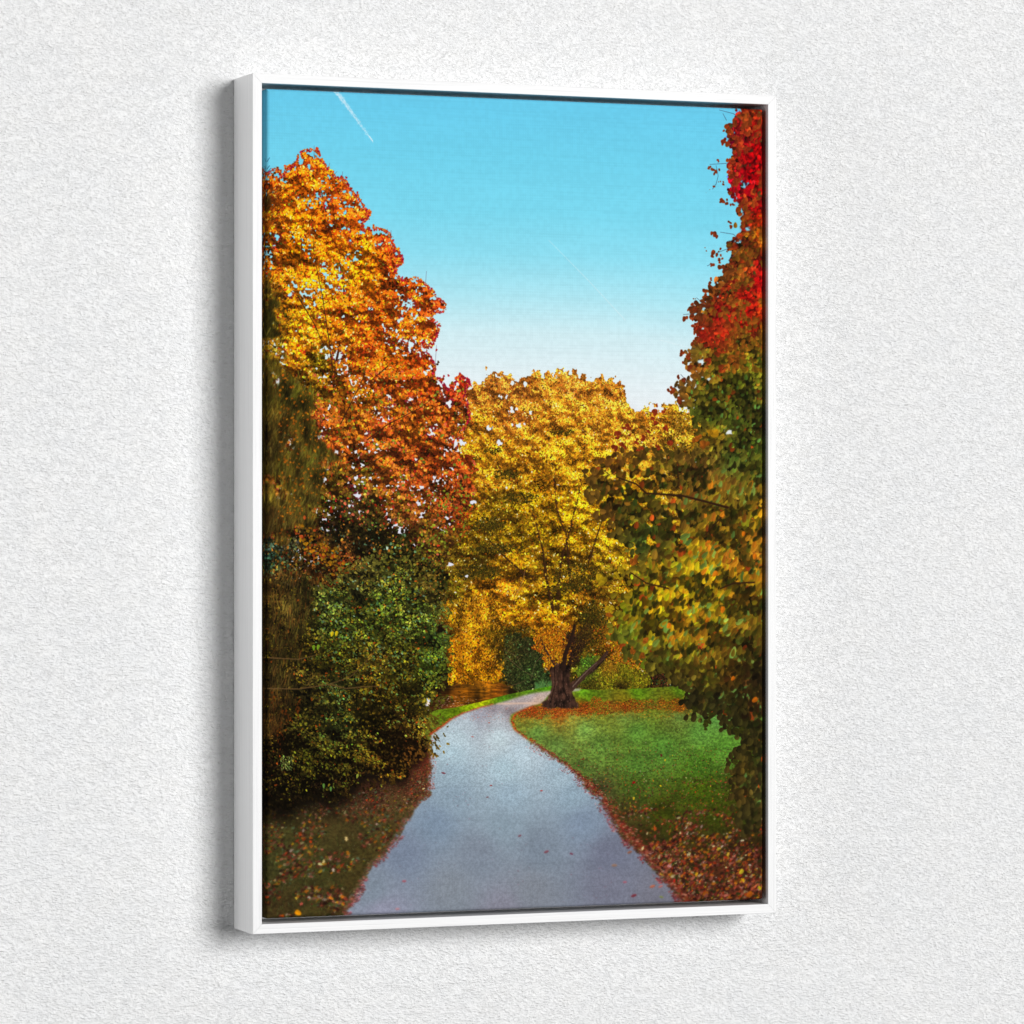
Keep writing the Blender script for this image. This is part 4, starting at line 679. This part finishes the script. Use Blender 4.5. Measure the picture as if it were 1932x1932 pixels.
# wall plaster
def wall_material():
    m, nt, b = material('rough_plaster')
    tc = node(nt, 'ShaderNodeTexCoord'); v = tc.outputs['Object']
    # low, slightly lying lumps thrown on with a float
    dist = node(nt, 'ShaderNodeTexNoise', Scale=1., Detail=2.); nt.links.new(mapping(nt, v, (70, 70, 70)), dist.inputs['Vector'])
    vm = node(nt, 'ShaderNodeVectorMath', operation='SCALE'); vm.inputs['Scale'].default_value = .004
    nt.links.new(dist.outputs['Color'], vm.inputs[0])
    va = node(nt, 'ShaderNodeVectorMath', operation='ADD'); nt.links.new(v, va.inputs[0]); nt.links.new(vm.outputs[0], va.inputs[1])
    n1 = node(nt, 'ShaderNodeTexNoise', Scale=1., Detail=3., Roughness=.62); nt.links.new(mapping(nt, va.outputs[0], (WS[0], 200, WS[1]), (0, math.radians(8), 0)), n1.inputs['Vector'])
    n2 = node(nt, 'ShaderNodeTexNoise', Scale=1., Detail=2., Roughness=.5); nt.links.new(mapping(nt, v, (38, 60, 60)), n2.inputs['Vector'])
    n3 = node(nt, 'ShaderNodeTexNoise', Scale=1., Detail=1.); nt.links.new(mapping(nt, v, (9, 9, 9)), n3.inputs['Vector'])
    # sharpen the lumps: creases between them are narrow and deep
    crease = ramp(nt, n1.outputs['Fac'], [(.28, (0, 0, 0)), (.52, (.62, .62, .62)), (.75, (1, 1, 1))])
    h = math_n(nt, 'ADD', math_n(nt, 'MULTIPLY', crease, 1.0), math_n(nt, 'MULTIPLY', n2.outputs['Fac'], .55))
    bp = node(nt, 'ShaderNodeBump', Strength=WB[0], Distance=WB[1]); nt.links.new(h, bp.inputs['Height'])
    nt.links.new(bp.outputs[0], b.inputs['Normal'])
    # darker tone in the deepest pores, faint warm and cool blotches
    pores = ramp(nt, n1.outputs['Fac'], [(.24, (.80, .79, .77)), (.36, (1, 1, 1))])
    tone = ramp(nt, n2.outputs['Fac'], [(.3, (.915, .917, .92)), (.7, (.935, .933, .927))])
    tone2 = ramp(nt, n3.outputs['Fac'], [(.3, (.985, .99, .995)), (.7, (1, 1, 1))])
    mx = node(nt, 'ShaderNodeMixRGB', blend_type='MULTIPLY'); mx.inputs[0].default_value = 1
    nt.links.new(tone, mx.inputs[1]); nt.links.new(pores, mx.inputs[2])
    mx2 = node(nt, 'ShaderNodeMixRGB', blend_type='MULTIPLY'); mx2.inputs[0].default_value = 1
    nt.links.new(mx.outputs[0], mx2.inputs[1]); nt.links.new(tone2, mx2.inputs[2])
    nt.links.new(mx2.outputs[0], b.inputs['Base Color'])
    b.inputs['Roughness'].default_value = .9; b.inputs['Specular IOR Level'].default_value = .15
    return m
def frame_material():
    m, nt, b = material('white_painted_wood')
    uv = node(nt, 'ShaderNodeUVMap', uv_map='UVMap').outputs[0]       # u runs along the rail in metres, v round its section
    g1 = node(nt, 'ShaderNodeTexNoise', Scale=1., Detail=3., Roughness=.6); nt.links.new(mapping(nt, uv, (5, 520, 1)), g1.inputs['Vector'])
    g2 = node(nt, 'ShaderNodeTexNoise', Scale=1., Detail=2.); nt.links.new(mapping(nt, uv, (2.2, 120, 1)), g2.inputs['Vector'])
    h = math_n(nt, 'ADD', g1.outputs['Fac'], math_n(nt, 'MULTIPLY', g2.outputs['Fac'], .7))
    bp = node(nt, 'ShaderNodeBump', Strength=.6, Distance=.0008); nt.links.new(h, bp.inputs['Height'])
    nt.links.new(bp.outputs[0], b.inputs['Normal'])
    c = ramp(nt, g1.outputs['Fac'], [(.28, (.74, .74, .745)), (.46, (.84, .84, .84)), (.8, (.86, .86, .86))])
    nt.links.new(c, b.inputs['Base Color'])
    b.inputs['Roughness'].default_value = .45; b.inputs['Specular IOR Level'].default_value = .3
    return m
def canvas_material():
    m, nt, b = material('printed_canvas')
    im = bpy.data.images.new('park_path_print', TW, TH, alpha=False)
    px = np.ones((TH, TW, 4), np.float32); px[..., :3] = paint()[::-1]
    im.pixels.foreach_set(px.ravel()); im.update(); im.pack()
    uvn = node(nt, 'ShaderNodeUVMap', uv_map='UVMap'); uv = uvn.outputs[0]
    t = node(nt, 'ShaderNodeTexImage', image=im, extension='MIRROR', interpolation='Cubic'); nt.links.new(uv, t.inputs[0])
    k = node(nt, 'ShaderNodeMixRGB', blend_type='MULTIPLY'); k.inputs[0].default_value = 1; k.inputs[2].default_value = (CK, CK, CK, 1)
    nt.links.new(t.outputs[0], k.inputs[1])
    nt.links.new(k.outputs[0], b.inputs['Base Color'])
    tc = node(nt, 'ShaderNodeTexCoord')
    w1 = node(nt, 'ShaderNodeTexWave', bands_direction='X', Scale=1., Distortion=.6); nt.links.new(mapping(nt, tc.outputs['Object'], (110, 1, 110)), w1.inputs['Vector'])
    w2 = node(nt, 'ShaderNodeTexWave', bands_direction='Z', Scale=1., Distortion=.6); nt.links.new(mapping(nt, tc.outputs['Object'], (110, 1, 110)), w2.inputs['Vector'])
    n = node(nt, 'ShaderNodeTexNoise', Scale=1.); nt.links.new(mapping(nt, tc.outputs['Object'], (60, 60, 900)), n.inputs['Vector'])
    h = math_n(nt, 'ADD', math_n(nt, 'MAXIMUM', w1.outputs['Fac'], w2.outputs['Fac']), n.outputs['Fac'])
    bp = node(nt, 'ShaderNodeBump', Strength=.15, Distance=.0003); nt.links.new(h, bp.inputs['Height'])
    nt.links.new(bp.outputs[0], b.inputs['Normal'])
    b.inputs['Roughness'].default_value = .8; b.inputs['Specular IOR Level'].default_value = .03
    return m

WS = (240, 480); WB = (1, .0016); CK = .86

def link(name, me, mat, parent=None):
    o = bpy.data.objects.new(name, me); col.objects.link(o); me.materials.append(mat)
    if parent: o.parent = parent
    return o

# wall
me = bpy.data.meshes.new('wall')
bm = bmesh.new()
vs = [bm.verts.new(p) for p in ((-4, 0, -Z0), (4, 0, -Z0), (4, 0, 2.6), (-4, 0, 2.6), (-4, .15, -Z0), (4, .15, -Z0), (4, .15, 2.6), (-4, .15, 2.6))]
for f in ((0, 1, 2, 3), (5, 4, 7, 6), (4, 0, 3, 7), (1, 5, 6, 2), (3, 2, 6, 7), (4, 5, 1, 0)): bm.faces.new([vs[i] for i in f])
bm.normal_update(); bm.to_mesh(me); bm.free()
wall = link('wall', me, wall_material()); wall.location = (0, 0, Z0); wall['kind'] = 'structure'

# the framed picture
pic = bpy.data.objects.new('framed_picture', None); col.objects.link(pic)
pic.location = (0, 0, Z0-H/2); pic.empty_display_size = .1
pic['label'] = 'white framed canvas print of a path winding through autumn trees on a rough wall'
pic['category'] = 'picture'
HC = H/2                      # parts are measured from the bottom edge of the frame

fm = frame_material()
bv = .0005
prof = [(0, -.0006), (0, -D+bv), (bv*.3, -D+bv*.3), (bv, -D), (BAR-bv, -D), (BAR-bv*.3, -D+bv*.3), (BAR, -D+bv), (BAR, -.016), (.036, -.016), (.036, -.0006)]
def rail(k):
    # corners in order: bottom left, bottom right, top right, top left
    c = [(-1, -1), (1, -1), (1, 1), (-1, 1)]
    a, b_ = c[k], c[(k+1) % 4]
    horiz = k % 2 == 0
    bm = bmesh.new(); uvl = bm.loops.layers.uv.new('UVMap')
    arc = [0]
    for i in range(1, len(prof)): arc.append(arc[-1]+math.hypot(prof[i][0]-prof[i-1][0], prof[i][1]-prof[i-1][1]))
    N = 1
    rows = []
    for (sx, sz), sgn in ((a, 1), (b_, -1)):
        row = []
        for t, y in prof:
            x = sx*(W/2-t); z = sz*(H/2-t)
            g = .00011*sgn*(1 if k < 2 else -1)
            if horiz: x += g
            else: z += g
            row.append(bm.verts.new((x, y, z+HC)))
        rows.append(row)
    n = len(prof)
    for i in range(n):
        j = (i+1) % n
        f = bm.faces.new([rows[0][i], rows[0][j], rows[1][j], rows[1][i]])
        ai = arc[i]; aj = arc[j] if j else arc[-1]+.036
        for lp in f.loops:
            v = lp.vert.co; along = v.x if horiz else v.z
            isI = lp.vert in (rows[0][i], rows[1][i])
            lp[uvl].uv = (along+k*3.7, (ai if isI else aj)+k*.31)
    for row in rows: bm.faces.new(row)
    bmesh.ops.recalc_face_normals(bm, faces=bm.faces)
    me = bpy.data.meshes.new('frame_rail'); bm.to_mesh(me); bm.free()
    return link('frame_rail', me, fm, pic)
for k in range(4): rail(k)

# canvas stretched over its bars, with rounded edges; the print wraps round the sides
def canvas():
    cw = W/2-BAR-GAP; ch = H/2-BAR-GAP; yf = -(D-REC); yb = -.0165; r = .0042; rc = .0022; ox = .0009
    bm = bmesh.new(); uvl = bm.loops.layers.uv.new('UVMap')
    uvs = {}
    def ring(inset, y, ext):
        rr = max(rc-inset, .0002); out = []
        for (sx, sz, a0) in ((1, 1, 0), (-1, 1, 90), (-1, -1, 180), (1, -1, 270)):
            for k in range(6):
                a = math.radians(a0+18*k)
                px_ = sx*(cw-inset-rr)+rr*math.cos(a); pz = sz*(ch-inset-rr)+rr*math.sin(a)
                v = bm.verts.new((px_+ox, y, pz+HC))
                ex = px_+math.cos(a)*ext; ez = pz+math.sin(a)*ext
                uvs[v] = ((ex+cw)/(2*cw), (ez+ch)/(2*ch)); out.append(v)
        return out
    rings = [ring(r*1.0, yf, 0)]
    for k in range(1, 7):
        a = math.radians(15*k)
        rings.append(ring(r*(1-math.sin(a)), yf+r*(1-math.cos(a)), r*a-r*math.sin(a)))
    rings.append(ring(0, yb, abs(yb-yf)-r))
    f = bm.faces.new(rings[0])
    for A, B in zip(rings, rings[1:]):
        n = len(A)
        for i in range(n):
            q = bm.faces.new([A[i], B[i], B[(i+1) % n], A[(i+1) % n]])
            q.smooth = True
    bm.faces.new(rings[-1])
    for fc in bm.faces:
        for lp in fc.loops: lp[uvl].uv = uvs[lp.vert]
    bmesh.ops.recalc_face_normals(bm, faces=bm.faces)
    me = bpy.data.meshes.new('canvas_print'); bm.to_mesh(me); bm.free()
    return link('canvas_print', me, canvas_material(), pic)
canvas()

# ---------------------------------------------------------------- camera
cam = bpy.data.cameras.new('camera'); co = bpy.data.objects.new('camera', cam); col.objects.link(co)
cam.sensor_width = 36; cam.lens = 11440.09/3000*36; cam.shift_y = 9.48/3000
co.location = (-1.61594, -4.16086, Z0-.01268); co.rotation_euler = (math.radians(90), 0, -.373711)
cam.clip_start = .1; cam.clip_end = 100
sc.camera = co

# ---------------------------------------------------------------- light
def area(name, loc, target, size, power, color=(1, 1, 1), shape='DISK'):
    l = bpy.data.lights.new(name, 'AREA'); l.shape = shape; l.size = size; l.energy = power; l.color = color
    o = bpy.data.objects.new(name, l); col.objects.link(o); o.location = loc
    from mathutils import Vector
    o.rotation_euler = (Vector(target)-Vector(loc)).to_track_quat('-Z', 'Y').to_euler()
    return o
KEY = dict(size=2.4, power=325)
area('softbox', (5.9, -13.6, Z0+2.7), (0, 0, Z0), 7.6, 2640, (1, .998, .995))
area('left_fill', (-3.7, -1.15, Z0+.1), (-.3, 0, Z0), 2.4, 43, (.99, .995, 1))  # added fill lamp, brightens the frame's left side and inner gap

w = bpy.data.worlds.new('World'); sc.world = w; w.use_nodes = True
bg = w.node_tree.nodes['Background']; bg.inputs[0].default_value = (.97, .985, 1, 1); bg.inputs[1].default_value = .02

sc.render.engine = 'CYCLES'
sc.view_settings.view_transform = 'Standard'; sc.view_settings.look = 'None'
sc.view_settings.exposure = 0; sc.view_settings.gamma = 1; sc.view_settings.use_curve_mapping = False
